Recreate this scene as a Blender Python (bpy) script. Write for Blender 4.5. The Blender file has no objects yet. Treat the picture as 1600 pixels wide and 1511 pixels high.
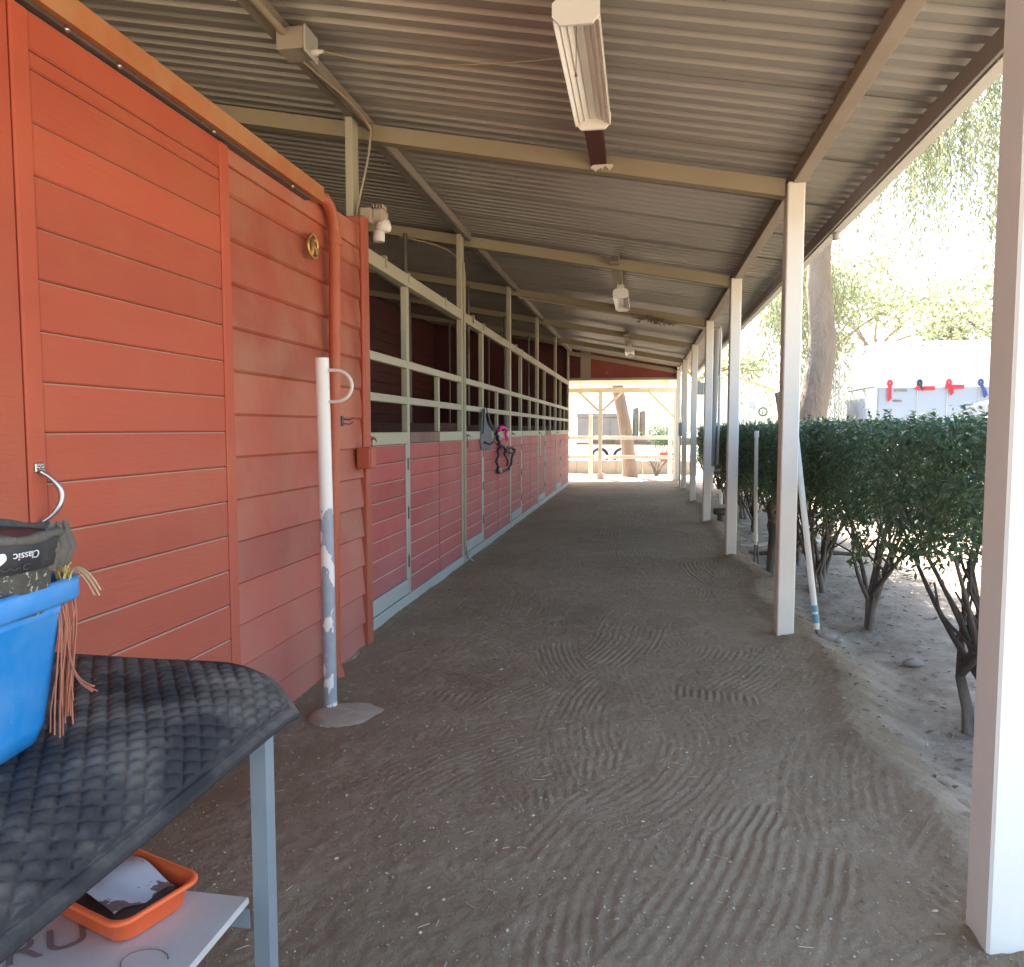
import bpy, math, random
import numpy as np
from mathutils import Vector, Matrix
R = math.radians
rng = np.random.default_rng(7)
random.seed(7)
scene = bpy.context.scene

# ------------------------------------------------------------------ camera, sky, sun, exposure
cam_d = bpy.data.cameras.new('camera')
cam = bpy.data.objects.new('camera', cam_d)
scene.collection.objects.link(cam)
cam.location = (0, 0, 1.35)
cam.rotation_euler = (R(90 - 4.03), 0, R(9.58))
cam_d.sensor_width = 36.0
cam_d.lens = 27.0
cam_d.clip_end = 2000
cam_d.clip_start = 0.05
scene.camera = cam

SUN_EL, SUN_AZ = R(58), math.atan2(-0.42, 0.75)      # azimuth measured from +Y towards +X
world = bpy.data.worlds.new('World')
scene.world = world
world.use_nodes = True
wn = world.node_tree
wn.nodes.clear()
sky = wn.nodes.new('ShaderNodeTexSky')
sky.sky_type = 'NISHITA'
sky.sun_disc = False
sky.sun_elevation = SUN_EL
sky.sun_rotation = SUN_AZ
sky.dust_density = 3.0
sky.air_density = 1.0
bg = wn.nodes.new('ShaderNodeBackground')
bg.inputs['Strength'].default_value = 0.15
wo = wn.nodes.new('ShaderNodeOutputWorld')
wn.links.new(sky.outputs[0], bg.inputs[0])
wn.links.new(bg.outputs[0], wo.inputs[0])

sun_d = bpy.data.lights.new('sun', 'SUN')
sun_d.energy = 5.0
sun_d.angle = R(0.5)
sun_d.color = (1.0, 0.93, 0.82)
sun = bpy.data.objects.new('sun', sun_d)
scene.collection.objects.link(sun)
to_sun = Vector((math.sin(SUN_AZ) * math.cos(SUN_EL), math.cos(SUN_AZ) * math.cos(SUN_EL), math.sin(SUN_EL)))
sun.rotation_euler = to_sun.to_track_quat('Z', 'Y').to_euler()

scene.view_settings.view_transform = 'Standard'
scene.view_settings.look = 'None'
scene.view_settings.gamma = 1
scene.view_settings.use_curve_mapping = False
scene.view_settings.exposure = 2.82
scene.render.engine = 'CYCLES'
scene.cycles.max_bounces = 10
scene.cycles.diffuse_bounces = 7
scene.cycles.glossy_bounces = 3
scene.cycles.transmission_bounces = 6
scene.cycles.transparent_max_bounces = 6
scene.cycles.caustics_reflective = False
scene.cycles.caustics_refractive = False
scene.cycles.use_denoising = True
scene.cycles.sample_clamp_indirect = 8

# ------------------------------------------------------------------ helpers: objects
ORG = {}
def link(o):
    scene.collection.objects.link(o)
    return o

def tag(o, label=None, cat=None, group=None, kind=None):
    if label: o['label'] = label
    if cat: o['category'] = cat
    if group: o['group'] = group
    if kind: o['kind'] = kind
    return o

def thing(name, loc, label, cat, group=None):
    o = link(bpy.data.objects.new(name, None))
    o.empty_display_size = 0.1
    o.location = loc
    ORG[o.name] = Vector(loc)
    return tag(o, label, cat, group)

def org(o):
    return ORG.get(o.name, Vector((0, 0, 0)))

class MB:
    """collects shapes (world coordinates) for one mesh"""
    def __init__(self):
        self.v, self.f, self.s = [], [], []
    def add(self, vs, fs, smooth=False):
        n = len(self.v)
        self.v += [tuple(p) for p in vs]
        self.f += [tuple(i + n for i in q) for q in fs]
        self.s += [smooth] * len(fs)
        return self
    def box(self, lo, hi, c=0.0, M=None):
        vs, fs = cbox(lo, hi, c)
        if M is not None: vs = [M @ Vector(p) for p in vs]
        return self.add(vs, fs)
    def bar(self, a, b, w, h, c=0.003, up=(0, 0, 1)):
        """box along a->b, w sideways, h along up"""
        a, b = Vector(a), Vector(b)
        d = b - a
        y = d.normalized()
        x = y.cross(Vector(up)).normalized()
        z = x.cross(y)
        M = Matrix((x, y, z)).transposed().to_4x4()
        M.translation = a
        return self.box((-w / 2, 0, -h / 2), (w / 2, d.length, h / 2), c, M)
    def tube(self, pts, r, n=8, caps=True, flat=None):
        pts = [Vector(p) for p in pts]
        m = len(pts)
        rs = list(r) if hasattr(r, '__len__') else [r] * m
        vs, fs = [], []
        t0 = (pts[1] - pts[0]).normalized()
        ref = Vector((0, 0, 1)) if abs(t0.z) < 0.9 else Vector((1, 0, 0))
        x = t0.cross(ref).normalized()
        for i in range(m):
            t = (pts[min(i + 1, m - 1)] - pts[max(i - 1, 0)]).normalized()
            x = (x - t * x.dot(t)).normalized()
            y = t.cross(x)
            for k in range(n):
                a = 2 * math.pi * k / n
                vs.append(pts[i] + (x * math.cos(a) + y * math.sin(a) * (flat or 1)) * rs[i])
        for i in range(m - 1):
            for k in range(n):
                k2 = (k + 1) % n
                fs.append((i * n + k, i * n + k2, (i + 1) * n + k2, (i + 1) * n + k))
        self.add(vs, fs, True)
        if caps:
            self.add(vs[:n], [tuple(range(n))[::-1]])
            self.add(vs[-n:], [tuple(range(n))])
        return self
    def lathe(self, prof, o=(0, 0, 0), n=20, axis='Z', smooth=True, sx=1, sy=1):
        """prof: [(r, z)]"""
        o = Vector(o)
        vs, fs = [], []
        for r, z in prof:
            for k in range(n):
                a = 2 * math.pi * k / n
                p = (r * math.cos(a) * sx, r * math.sin(a) * sy, z)
                if axis == 'X': p = (p[2], p[0], p[1])
                if axis == 'Y': p = (p[0], p[2], p[1])
                vs.append(o + Vector(p))
        for i in range(len(prof) - 1):
            for k in range(n):
                k2 = (k + 1) % n
                fs.append((i * n + k, i * n + k2, (i + 1) * n + k2, (i + 1) * n + k))
        self.add(vs, fs, smooth)
        self.add(vs[:n], [tuple(range(n))[::-1]])
        self.add(vs[-n:], [tuple(range(n))])
        return self
    def prism(self, poly, lo, hi, axis='Y'):
        """poly in the two other axes, extruded along axis"""
        n = len(poly)
        def P(p, t):
            return {'Y': (p[0], t, p[1]), 'X': (t, p[0], p[1]), 'Z': (p[0], p[1], t)}[axis]
        vs = [P(p, lo) for p in poly] + [P(p, hi) for p in poly]
        fs = [(i, (i + 1) % n, n + (i + 1) % n, n + i) for i in range(n)] + [tuple(range(n))[::-1], tuple(range(n, 2 * n))]
        return self.add(vs, fs)
    def mesh(self, name, o=Vector((0, 0, 0)), m=None):
        me = bpy.data.meshes.new(name)
        me.from_pydata([tuple(Vector(p) - o) for p in self.v], [], self.f)
        me.polygons.foreach_set('use_smooth', self.s)
        me.update()
        fix_normals(me)
        if m: me.materials.append(m)
        return me
    def build(self, name, m, parent=None, **kw):
        if parent is None:
            a = np.array([tuple(p) for p in self.v])
            o = Vector((float(a[:, 0].mean()), float(a[:, 1].mean()), float(a[:, 2].min())))
        else:
            o = root_org(parent)
        ob = link(bpy.data.objects.new(name, self.mesh(name, o, m)))
        if parent is None:
            ob.location = o
            ORG[ob.name] = o
        else:
            ob.parent = parent
        return tag(ob, **kw)

def fix_normals(me):
    import bmesh
    bm = bmesh.new()
    bm.from_mesh(me)
    bmesh.ops.recalc_face_normals(bm, faces=bm.faces)
    bm.to_mesh(me)
    bm.free()

def root_org(p):
    """world position of the object p (roots carry the only offsets besides shared pieces)"""
    o = Vector((0, 0, 0))
    while p is not None:
        o += p.location
        p = p.parent
    return o

_BOX_F = None
def cbox(lo, hi, c=0.0):
    x0, y0, z0 = lo
    x1, y1, z1 = hi
    if c <= 0:
        vs = [(x0, y0, z0), (x1, y0, z0), (x1, y1, z0), (x0, y1, z0), (x0, y0, z1), (x1, y0, z1), (x1, y1, z1), (x0, y1, z1)]
        return vs, [(0, 3, 2, 1), (4, 5, 6, 7), (0, 1, 5, 4), (1, 2, 6, 5), (2, 3, 7, 6), (3, 0, 4, 7)]
    c = min(c, (x1 - x0) * .45, (y1 - y0) * .45, (z1 - z0) * .45)
    X, Y, Z = (x0, x1), (y0, y1), (z0, z1)
    vs, idx = [], {}
    for i in (0, 1):
        for j in (0, 1):
            for k in (0, 1):
                s = [1 if q == 0 else -1 for q in (i, j, k)]
                p = (X[i], Y[j], Z[k])
                for ax in range(3):
                    q = [p[t] + (0 if t == ax else s[t] * c) for t in range(3)]
                    idx[(i, j, k, ax)] = len(vs)
                    vs.append(tuple(q))
    fs = []
    for ax in range(3):
        a, b = [t for t in range(3) if t != ax]
        for s in (0, 1):
            q = []
            for u, w in ((0, 0), (1, 0), (1, 1), (0, 1)):
                k = [0, 0, 0]; k[ax] = s; k[a] = u; k[b] = w
                q.append(idx[(*k, ax)])
            fs.append(tuple(q))
    for ax in range(3):
        a, b = [t for t in range(3) if t != ax]
        for u in (0, 1):
            for w in (0, 1):
                k0 = [0, 0, 0]; k0[a] = u; k0[b] = w
                k1 = list(k0); k1[ax] = 1
                fs.append((idx[(*k0, a)], idx[(*k1, a)], idx[(*k1, b)], idx[(*k0, b)]))
    for i in (0, 1):
        for j in (0, 1):
            for k in (0, 1):
                fs.append(tuple(idx[(i, j, k, ax)] for ax in range(3)))
    return vs, fs

_PIECES = {}
def piece(name, m, parent, lo, hi, c=0.004, rot=None, **kw):
    """one box-shaped piece; alike pieces share their mesh"""
    lo, hi = Vector(lo), Vector(hi)
    ctr, sz = (lo + hi) / 2, (hi - lo)
    key = (tuple(round(s, 4) for s in sz), c, m.name)
    me = _PIECES.get(key)
    if me is None:
        b = MB().box(tuple(-sz / 2), tuple(sz / 2), c)
        me = _PIECES[key] = b.mesh(name, Vector((0, 0, 0)), m)
    ob = link(bpy.data.objects.new(name, me))
    ob.parent = parent
    ob.location = ctr - root_org(parent)
    if rot: ob.rotation_euler = rot
    return tag(ob, **kw)

def inst(name, me, parent, loc, rot=(0, 0, 0), sc=(1, 1, 1)):
    ob = link(bpy.data.objects.new(name, me))
    ob.parent = parent
    ob.location = Vector(loc) - root_org(parent)
    ob.rotation_euler = rot
    ob.scale = sc
    return ob

def np_mesh(name, V, F, m, smooth=False):
    V = np.asarray(V, dtype=np.float32); F = np.asarray(F, dtype=np.int32)
    me = bpy.data.meshes.new(name)
    me.vertices.add(len(V)); me.vertices.foreach_set('co', V.ravel())
    k = F.shape[1]
    me.loops.add(F.size); me.loops.foreach_set('vertex_index', F.ravel())
    me.polygons.add(len(F)); me.polygons.foreach_set('loop_start', np.arange(0, F.size, k, dtype=np.int32))
    me.polygons.foreach_set('use_smooth', np.full(len(F), smooth))
    me.update(calc_edges=True)
    me.validate()
    me.materials.append(m)
    return me

# ------------------------------------------------------------------ helpers: materials
class NT:
    def __init__(self, name):
        self.m = bpy.data.materials.new(name)
        self.m.use_nodes = True
        self.t = self.m.node_tree
        self.t.nodes.clear()
        self.out = self.n('ShaderNodeOutputMaterial')
    def n(self, ty, **kw):
        x = self.t.nodes.new(ty)
        for k, v in kw.items():
            if hasattr(x, k): setattr(x, k, v)
        return x
    def l(self, a, b):
        self.t.links.new(a, b)
    def val(self, sock, v):
        if isinstance(v, bpy.types.NodeSocket): self.l(v, sock)
        else: sock.default_value = v
    def math(self, op, a, b=0.0, clamp=False):
        x = self.n('ShaderNodeMath', operation=op, use_clamp=clamp)
        self.val(x.inputs[0], a); self.val(x.inputs[1], b)
        return x.outputs[0]
    def pos(self, stretch=(1, 1, 1)):
        g = self.n('ShaderNodeNewGeometry')
        mp = self.n('ShaderNodeMapping')
        mp.inputs['Scale'].default_value = stretch
        self.l(g.outputs['Position'], mp.inputs['Vector'])
        return mp.outputs[0]
    def obj(self, stretch=(1, 1, 1)):
        g = self.n('ShaderNodeTexCoord')
        mp = self.n('ShaderNodeMapping')
        mp.inputs['Scale'].default_value = stretch
        self.l(g.outputs['Object'], mp.inputs['Vector'])
        return mp.outputs[0]
    def noise(self, vec, scale, detail=4, rough=.55):
        x = self.n('ShaderNodeTexNoise')
        x.inputs['Scale'].default_value = scale
        x.inputs['Detail'].default_value = detail
        x.inputs['Roughness'].default_value = rough
        self.l(vec, x.inputs['Vector'])
        return x.outputs['Fac']
    def ramp(self, fac, lo, hi):
        x = self.n('ShaderNodeMapRange')
        x.interpolation_type = 'SMOOTHSTEP'
        self.val(x.inputs['Value'], fac)
        x.inputs['From Min'].default_value = lo; x.inputs['From Max'].default_value = hi
        return x.outputs[0]
    def mix(self, fac, a, b, mode='MIX'):
        x = self.n('ShaderNodeMix', data_type='RGBA', blend_type=mode)
        self.val(x.inputs[0], fac)
        for s, v in ((x.inputs[6], a), (x.inputs[7], b)):
            if isinstance(v, bpy.types.NodeSocket): self.l(v, s)
            else: s.default_value = (*v, 1) if len(v) == 3 else v
        return x.outputs[2]
    def scale(self, col, f):
        x = self.n('ShaderNodeMix', data_type='RGBA', blend_type='MULTIPLY')
        x.inputs[0].default_value = 1
        if isinstance(col, bpy.types.NodeSocket): self.l(col, x.inputs[6])
        else: x.inputs[6].default_value = (*col, 1)
        c = self.n('ShaderNodeCombineColor')
        for i in range(3): self.val(c.inputs[i], f)
        self.l(c.outputs[0], x.inputs[7])
        return x.outputs[2]
    def bump(self, h, strength, dist=.01, normal=None):
        x = self.n('ShaderNodeBump')
        x.inputs['Strength'].default_value = strength
        x.inputs['Distance'].default_value = dist
        self.l(h, x.inputs['Height'])
        if normal: self.l(normal, x.inputs['Normal'])
        return x.outputs[0]
    def bsdf(self, col, rough=.6, metal=0.0, spec=.4, normal=None):
        p = self.n('ShaderNodeBsdfPrincipled')
        if isinstance(col, bpy.types.NodeSocket): self.l(col, p.inputs['Base Color'])
        else: p.inputs['Base Color'].default_value = (*col, 1)
        self.val(p.inputs['Roughness'], rough)
        self.val(p.inputs['Metallic'], metal)
        p.inputs['Specular IOR Level'].default_value = spec
        if normal: self.l(normal, p.inputs['Normal'])
        return p
    def done(self, sh):
        self.l(sh.outputs[0], self.out.inputs[0])
        return self.m

DUST = (.36, .30, .24)
def paint(name, base, rough=.6, var=.18, scale=3.0, stretch=(1, 1, 1), dust=0.0, dustcol=DUST, dust_scale=2.0, low_dust_skytint=0.0, low_h=1.1, lowcol=None,
          up=0.0, chips=None, chip_scale=14, chip_t=.66, bump=.25, bump_scale=60, bump_dist=.004, objvar=.12, metal=0.0, spec=.4):
    """worn paint / metal / plastic: tone drift, dust film, splash dust and painted sky tint near the ground, chips, fine relief"""
    t = NT(name)
    p = t.pos(stretch)
    n1 = t.noise(p, scale, 5)
    f = t.math('ADD', t.math('MULTIPLY', n1, 2 * var), 1 - var)
    oi = t.n('ShaderNodeObjectInfo')
    f = t.math('MULTIPLY', f, t.math('ADD', t.math('MULTIPLY', oi.outputs['Random'], objvar), 1 - objvar / 2))
    col = t.scale(base, f)
    r = rough
    if dust or low_dust_skytint:
        d = t.ramp(t.noise(t.pos(), dust_scale, 6, .6), .35, .75)
        d = t.math('MULTIPLY', d, dust)
        col = t.mix(d, col, dustcol)
        if low_dust_skytint:
            g = t.n('ShaderNodeSeparateXYZ')
            gg = t.n('ShaderNodeNewGeometry')
            t.l(gg.outputs['Position'], g.inputs[0])
            z = t.math('ADD', g.outputs[2], t.math('MULTIPLY', t.math('SUBTRACT', t.noise(t.pos(), 1.7, 4), .5), 1.0))
            zf = t.math('SUBTRACT', 1.0, t.ramp(z, -.1, low_h))
            col = t.mix(t.math('MULTIPLY', zf, low_dust_skytint), col, lowcol or dustcol)  # pinkish sky light put into the low colour of door and siding, over dust
    if chips:
        ck = t.ramp(t.noise(t.pos(), chip_scale, 6, .65), chip_t, chip_t + .02)
        col = t.mix(ck, col, chips)
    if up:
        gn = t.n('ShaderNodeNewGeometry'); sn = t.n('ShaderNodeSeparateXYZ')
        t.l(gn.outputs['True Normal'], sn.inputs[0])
        col = t.mix(t.math('MULTIPLY', t.ramp(sn.outputs[2], .35, .8), up), col, (.52, .38, .28))  # dusty edge highlight put into the colour of up-facing bevels
    nrm = None
    if bump:
        nrm = t.bump(t.noise(t.pos(stretch), bump_scale, 5, .6), bump, bump_dist)
    return t.done(t.bsdf(col, r, metal, spec, nrm))

def leafmat(name, dark, light, trans=.35, rough=.45, clump=1.5):
    t = NT(name)
    g = t.n('ShaderNodeNewGeometry')
    n = t.noise(t.pos(), clump, 3)
    f = t.math('ADD', t.math('MULTIPLY', g.outputs['Random Per Island'], .6), t.math('MULTIPLY', n, .5), clamp=True)
    col = t.mix(f, dark, light)
    p = t.bsdf(col, rough, 0, .5)
    tr = t.n('ShaderNodeBsdfTranslucent')
    t.l(t.mix(.5, col, light), tr.inputs[0])
    ms = t.n('ShaderNodeMixShader')
    ms.inputs[0].default_value = trans
    t.l(p.outputs[0], ms.inputs[1]); t.l(tr.outputs[0], ms.inputs[2])
    return t.done(ms)

M = {}
WOODST = (1.0, .12, 1.0)
M['red_door'] = paint('red_door_paint', (.44, .080, .036), .6, .2, 2.2, WOODST, dust=.30, dustcol=(.46, .17, .06), low_dust_skytint=.42, low_h=1.9, lowcol=(.34, .125, .115), chips=(.30, .15, .09), chip_scale=38, chip_t=.765, bump=.5, bump_scale=70, objvar=.16, up=.75)  # warm bounce above and sky pink below worked into the dust colours
M['red_siding'] = paint('red_siding_paint', (.45, .095, .05), .62, .16, 2.0, (1, .3, 1), dust=.50, dustcol=(.47, .28, .16), dust_scale=1.6, low_dust_skytint=.48, low_h=1.7, lowcol=(.36, .165, .155), bump=.3, bump_scale=60, objvar=.40)  # low colour carries a pink sky tint besides dust
M['red_stall'] = paint('red_stall_paint', (.38, .062, .050), .65, .16, 3, WOODST, dust=.25, dustcol=(.40, .22, .18), dust_scale=2.2, low_dust_skytint=.36, low_h=1.2, lowcol=(.42, .22, .23), chips=(.12, .08, .07), chip_scale=17, chip_t=.745, bump=.35, bump_scale=60, objvar=.24, up=.7)
M['red_trim'] = paint('red_trim_paint', (.40, .08, .035), .55, .12, 3, dust=.12, low_dust_skytint=.1, bump=.2)
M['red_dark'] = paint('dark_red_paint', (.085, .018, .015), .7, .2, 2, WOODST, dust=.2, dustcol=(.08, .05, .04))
M['red_gable'] = paint('old_red_gable', (.24, .05, .036), .7, .18, 2, dust=.3, dustcol=(.24, .14, .10))
M['red_pipe'] = paint('red_pipe_paint', (.42, .085, .035), .45, .1, 4, dust=.2, dustcol=(.45, .28, .14), bump=.1)
M['track'] = paint('dusty_orange_track', (.44, .15, .05), .6, .15, 6, dust=.45, dustcol=(.46, .30, .14), dust_scale=5, bump=.3)
M['trim'] = paint('pale_grey_green_trim', (.38, .345, .235), .6, .14, 5, (1, .3, 1), dust=.35, dustcol=(.42, .37, .27), chips=(.22, .16, .12), chip_scale=22, chip_t=.70, bump=.2)
M['trim_low'] = paint('grey_blue_sill', (.37, .40, .37), .7, .18, 5, (1, .3, 1), dust=.4, dustcol=(.40, .36, .30), chips=(.2, .17, .14), chip_scale=18, chip_t=.66, bump=.3)
M['brown_ledge'] = paint('worn_brown_ledge', (.16, .075, .05), .7, .25, 8, (1, .3, 1), dust=.3, chips=(.55, .48, .42), chip_scale=9, chip_t=.70)
M['beam'] = paint('tan_beam', (.32, .26, .165), .65, .15, 4, dust=.4, dustcol=(.30, .25, .17), bump=.25)
M['purlin'] = paint('dusty_purlin', (.32, .26, .20), .7, .18, 5, dust=.4, dustcol=(.30, .25, .19), bump=.25)
M['sheet'] = paint('dusty_galvanised_sheet', (.43, .395, .345), .42, .14, 1.1, (.5, 1, 1), dust=.5, dustcol=(.35, .31, .26), dust_scale=.9, bump=.12, bump_scale=30, objvar=.10, metal=.25)
M['sheet_top'] = M['sheet']
M['gutter'] = paint('pale_gutter', (.50, .48, .42), .5, .12, 3, dust=.3, bump=.15)
M['fascia'] = paint('grey_fascia', (.30, .28, .27), .65, .12, 3, dust=.3, bump=.2)
M['post'] = paint('white_post_paint', (.84, .80, .70), .55, .06, 2, (1, 1, .3), dust=.15, dustcol=(.52, .47, .38), low_dust_skytint=.35, low_h=.35, chips=(.38, .33, .27), chip_scale=16, chip_t=.75, bump=.25, bump_scale=35)
M['white'] = paint('white_enamel', (.78, .76, .70), .4, .06, 5, dust=.25, dustcol=(.6, .53, .42), bump=.1)
M['grey_white'] = paint('dusty_white', (.66, .62, .54), .5, .1, 6, dust=.4, dustcol=(.5, .43, .34))
M['alu'] = paint('reflector_metal', (.70, .68, .62), .28, .06, 5, dust=.2, metal=.7, bump=.05)
M['lens'] = paint('white_reflector', (.80, .77, .68), .3, .05, 5, dust=.12, bump=.05)
M['pvc'] = paint('white_pvc', (.74, .73, .68), .4, .06, 5, dust=.3, dustcol=(.5, .42, .34), low_dust_skytint=.3, low_h=.5, bump=.1)
M['galv'] = paint('galvanised_steel', (.45, .46, .46), .45, .15, 12, dust=.25, metal=.55, bump=.1)
M['steel_dark'] = paint('dark_steel', (.12, .11, .10), .5, .2, 10, dust=.25, metal=.6)
M['rust'] = paint('rusty_hardware', (.14, .08, .05), .7, .3, 20, dust=.2, bump=.4)
M['chrome'] = paint('zinc_handle', (.50, .50, .48), .32, .12, 14, dust=.2, metal=.9, bump=.05)
M['brass'] = paint('old_brass', (.50, .34, .12), .4, .2, 25, metal=.85, bump=.2)
M['cable'] = paint('tan_cable', (.38, .30, .20), .6, .15, 6, dust=.3)
M['cable_dark'] = paint('dark_cable', (.07, .06, .05), .6, .15, 6, dust=.3)
M['table_steel'] = paint('blue_grey_steel', (.20, .245, .28), .5, .14, 8, dust=.35, dustcol=(.25, .24, .22), chips=(.10, .09, .09), chip_scale=34, chip_t=.715, bump=.15)
M['table_top'] = paint('weathered_ply', (.36, .29, .21), .75, .2, 6, (1, .2, 1), dust=.4)
M['shelf'] = paint('painted_board', (.58, .55, .51), .65, .12, 9, (1, .4, 1), dust=.45, dustcol=(.42, .38, .34), chips=(.30, .24, .20), chip_scale=24, chip_t=.72, bump=.2)
M['ink'] = paint('faded_brown_ink', (.22, .17, .15), .8, .2, 30)
M['tray'] = paint('orange_plastic', (.86, .14, .035), .38, .07, 8, dust=.12, dustcol=(.6, .3, .2), bump=.05)
M['paper'] = paint('stained_paper', (.62, .60, .62), .8, .05, 10, chips=(.20, .12, .11), chip_scale=9, chip_t=.52, bump=.2)
M['soil'] = paint('brown_powder', (.15, .09, .07), .9, .3, 30, bump=.6, bump_scale=150)
M['bucket'] = paint('blue_plastic', (.010, .235, .62), .38, .14, 9, chips=(.16, .38, .62), chip_scale=42, chip_t=.69, dust=.28, dustcol=(.25, .40, .58), dust_scale=9, bump=.06, spec=.5)
M['boot'] = paint('black_neoprene', (.022, .023, .028), .5, .2, 20, dust=.35, dustcol=(.16, .15, .13), dust_scale=12, bump=.3)
M['fleece'] = paint('dirty_fleece', (.075, .07, .055), .95, .35, 60, dust=.2, dustcol=(.14, .13, .10), chips=(.42, .40, .36), chip_scale=95, chip_t=.585, bump=1.0, bump_scale=180)
M['fluff'] = paint('grey_fuzzy_lining', (.13, .12, .10), .95, .3, 50, bump=1.0, bump_scale=160)
M['print'] = paint('white_print', (.7, .7, .7), .6, .05, 10)
M['twine'] = paint('orange_twine', (.42, .14, .075), .8, .25, 30, dust=.25)
M['twine_y'] = paint('yellow_twine', (.52, .42, .14), .8, .25, 30)
M['straw'] = paint('pale_straw', (.50, .38, .22), .8, .2, 30)
M['navy'] = paint('navy_webbing', (.035, .028, .05), .7, .2, 30, dust=.15)
M['pink'] = paint('pink_fleece', (.85, .06, .26), .85, .1, 20, bump=.5, bump_scale=120)
M['mask'] = paint('grey_mesh_cloth', (.14, .145, .14), .85, .15, 20, dust=.3, bump=.6, bump_scale=220)
M['concrete'] = paint('dusty_concrete', (.36, .31, .24), .9, .2, 8, dust=.5, dustcol=(.36, .30, .23), bump=.6, bump_scale=60)
M['cream'] = paint('cream_porch_paint', (.80, .74, .58), .6, .08, 4, dust=.2, dustcol=(.6, .5, .32))
M['fence_white'] = paint('white_fence_paint', (.80, .78, .70), .6, .06, 4, dust=.15)
M['bark'] = paint('pepper_bark', (.22, .175, .13), .9, .35, 7, (1, 1, .35), bump=1.0, bump_scale=9, bump_dist=.10)
M['bark2'] = paint('pale_bark', (.24, .18, .135), .9, .3, 8, (1, 1, .3), bump=1.0, bump_scale=9, bump_dist=.08)
M['stem'] = paint('hedge_stem', (.095, .08, .068), .9, .3, 12, (1, 1, .4), low_dust_skytint=.35, low_h=.35, bump=1.0, bump_scale=28, bump_dist=.02)
M['leaf_hedge'] = leafmat('hedge_leaf', (.028, .070, .042), (.12, .195, .10), .32, .38, 2.2)
M['leaf_pepper'] = leafmat('pepper_leaf', (.10, .115, .06), (.27, .29, .16), .38, .55, .7)
M['leaf_tree'] = leafmat('tree_leaf', (.13, .16, .08), (.32, .34, .19), .42, .55, .5)
M['trailer_white'] = paint('white_trailer_paint', (.80, .80, .79), .35, .04, 1.5, dust=.1)
M['trailer_shade'] = paint('white_panel_blue_shade', (.22, .265, .33), .35, .05, 1.5, dust=.1)  # blue shade on the white trailer's lower body, put into its base colour
M['trailer_grey'] = paint('grey_trailer_paint', (.17, .17, .165), .4, .08, 2, dust=.2)
M['rubber'] = paint('tyre_rubber', (.03, .03, .03), .8, .2, 20, dust=.3)
M['hub'] = paint('white_wheel', (.75, .75, .73), .4, .05, 6)
M['glass'] = paint('dark_window_glass', (.03, .035, .04), .12, .1, 3, bump=0)
M['green_cyl'] = paint('green_cylinder_paint', (.10, .125, .095), .5, .15, 8, dust=.2)
M['brown_cyl'] = paint('brown_cylinder_paint', (.13, .095, .07), .55, .2, 8, dust=.2)
M['red_can'] = paint('red_can_plastic', (.60, .07, .035), .4, .1, 8)
M['shed_wall'] = paint('pale_green_shed_siding', (.60, .64, .52), .6, .05, 2, dust=.1)
M['shed_roof'] = paint('pale_green_shed_roof', (.46, .50, .38), .7, .1, 4, dust=.2)
M['red_rope'] = paint('red_rope', (.62, .03, .05), .8, .15, 30)
M['blue_rope'] = paint('blue_rope', (.035, .06, .22), .8, .15, 30)
M['black_rope'] = paint('dark_navy_rope', (.03, .045, .06), .8, .15, 30)
M['grey_pipe'] = paint('grey_downpipe', (.24, .235, .22), .5, .12, 6, dust=.3)
M['ebox'] = paint('grey_electrical_box', (.33, .35, .35), .5, .1, 8, dust=.2)
M['rock'] = paint('grey_rock', (.27, .24, .21), .9, .3, 12, bump=.8, bump_scale=40)
M['chip'] = None
M['tealtape'] = paint('blue_coupling', (.10, .30, .42), .45, .15, 12, dust=.2)

def pad_material():
    t = NT('black_quilted_cloth')
    p = t.pos()
    d = t.ramp(t.noise(p, 5.5, 6, .62), .38, .72)
    g = t.n('ShaderNodeSeparateXYZ')
    gg = t.n('ShaderNodeNewGeometry'); t.l(gg.outputs['Normal'], g.inputs[0])
    up = t.ramp(g.outputs[2], .35, 1.0)                       # dust settles on what faces up
    col = t.mix(t.math('MULTIPLY', d, t.math('ADD', t.math('MULTIPLY', up, .56), .07)), (.030, .031, .034), (.25, .23, .195))
    w = t.n('ShaderNodeTexWave', wave_type='BANDS', bands_direction='Y')
    w.inputs['Scale'].default_value = 110
    w.inputs['Distortion'].default_value = 1.5
    t.l(t.pos((1, 1, .2)), w.inputs[0])
    h = t.noise(p, 320, 3)
    return t.done(t.bsdf(col, .85, 0, .25, t.bump(h, .5, .002)))
M['pad'] = pad_material()

def pole_material():
    t = NT('flaking_white_pole_paint')
    p = t.pos((1, 1, .55))
    g = t.n('ShaderNodeSeparateXYZ'); gg = t.n('ShaderNodeNewGeometry'); t.l(gg.outputs['Position'], g.inputs[0])
    n = t.noise(p, 11, 5, .55)
    lim = t.ramp(g.outputs[2], .90, 1.02)                    # paint has worn away below about a metre
    th = t.math('ADD', t.math('MULTIPLY', t.math('SUBTRACT', 1.0, lim), -.28), .57)
    keep = t.ramp(t.math('ADD', t.math('SUBTRACT', 1.0, n), t.math('SUBTRACT', th, .0)), .845, .865)
    keep2 = t.math('ADD', keep, 0, clamp=True)
    metal = t.scale((.33, .36, .39), t.math('ADD', t.math('MULTIPLY', t.noise(p, 30, 4), .5), .75))
    col = t.mix(keep2, metal, (.80, .77, .70))
    rough = t.math('ADD', t.math('MULTIPLY', keep2, .1), .45)
    return t.done(t.bsdf(col, rough, 0, .5, t.bump(keep2, .5, .003)))
M['pole'] = pole_material()

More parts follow.
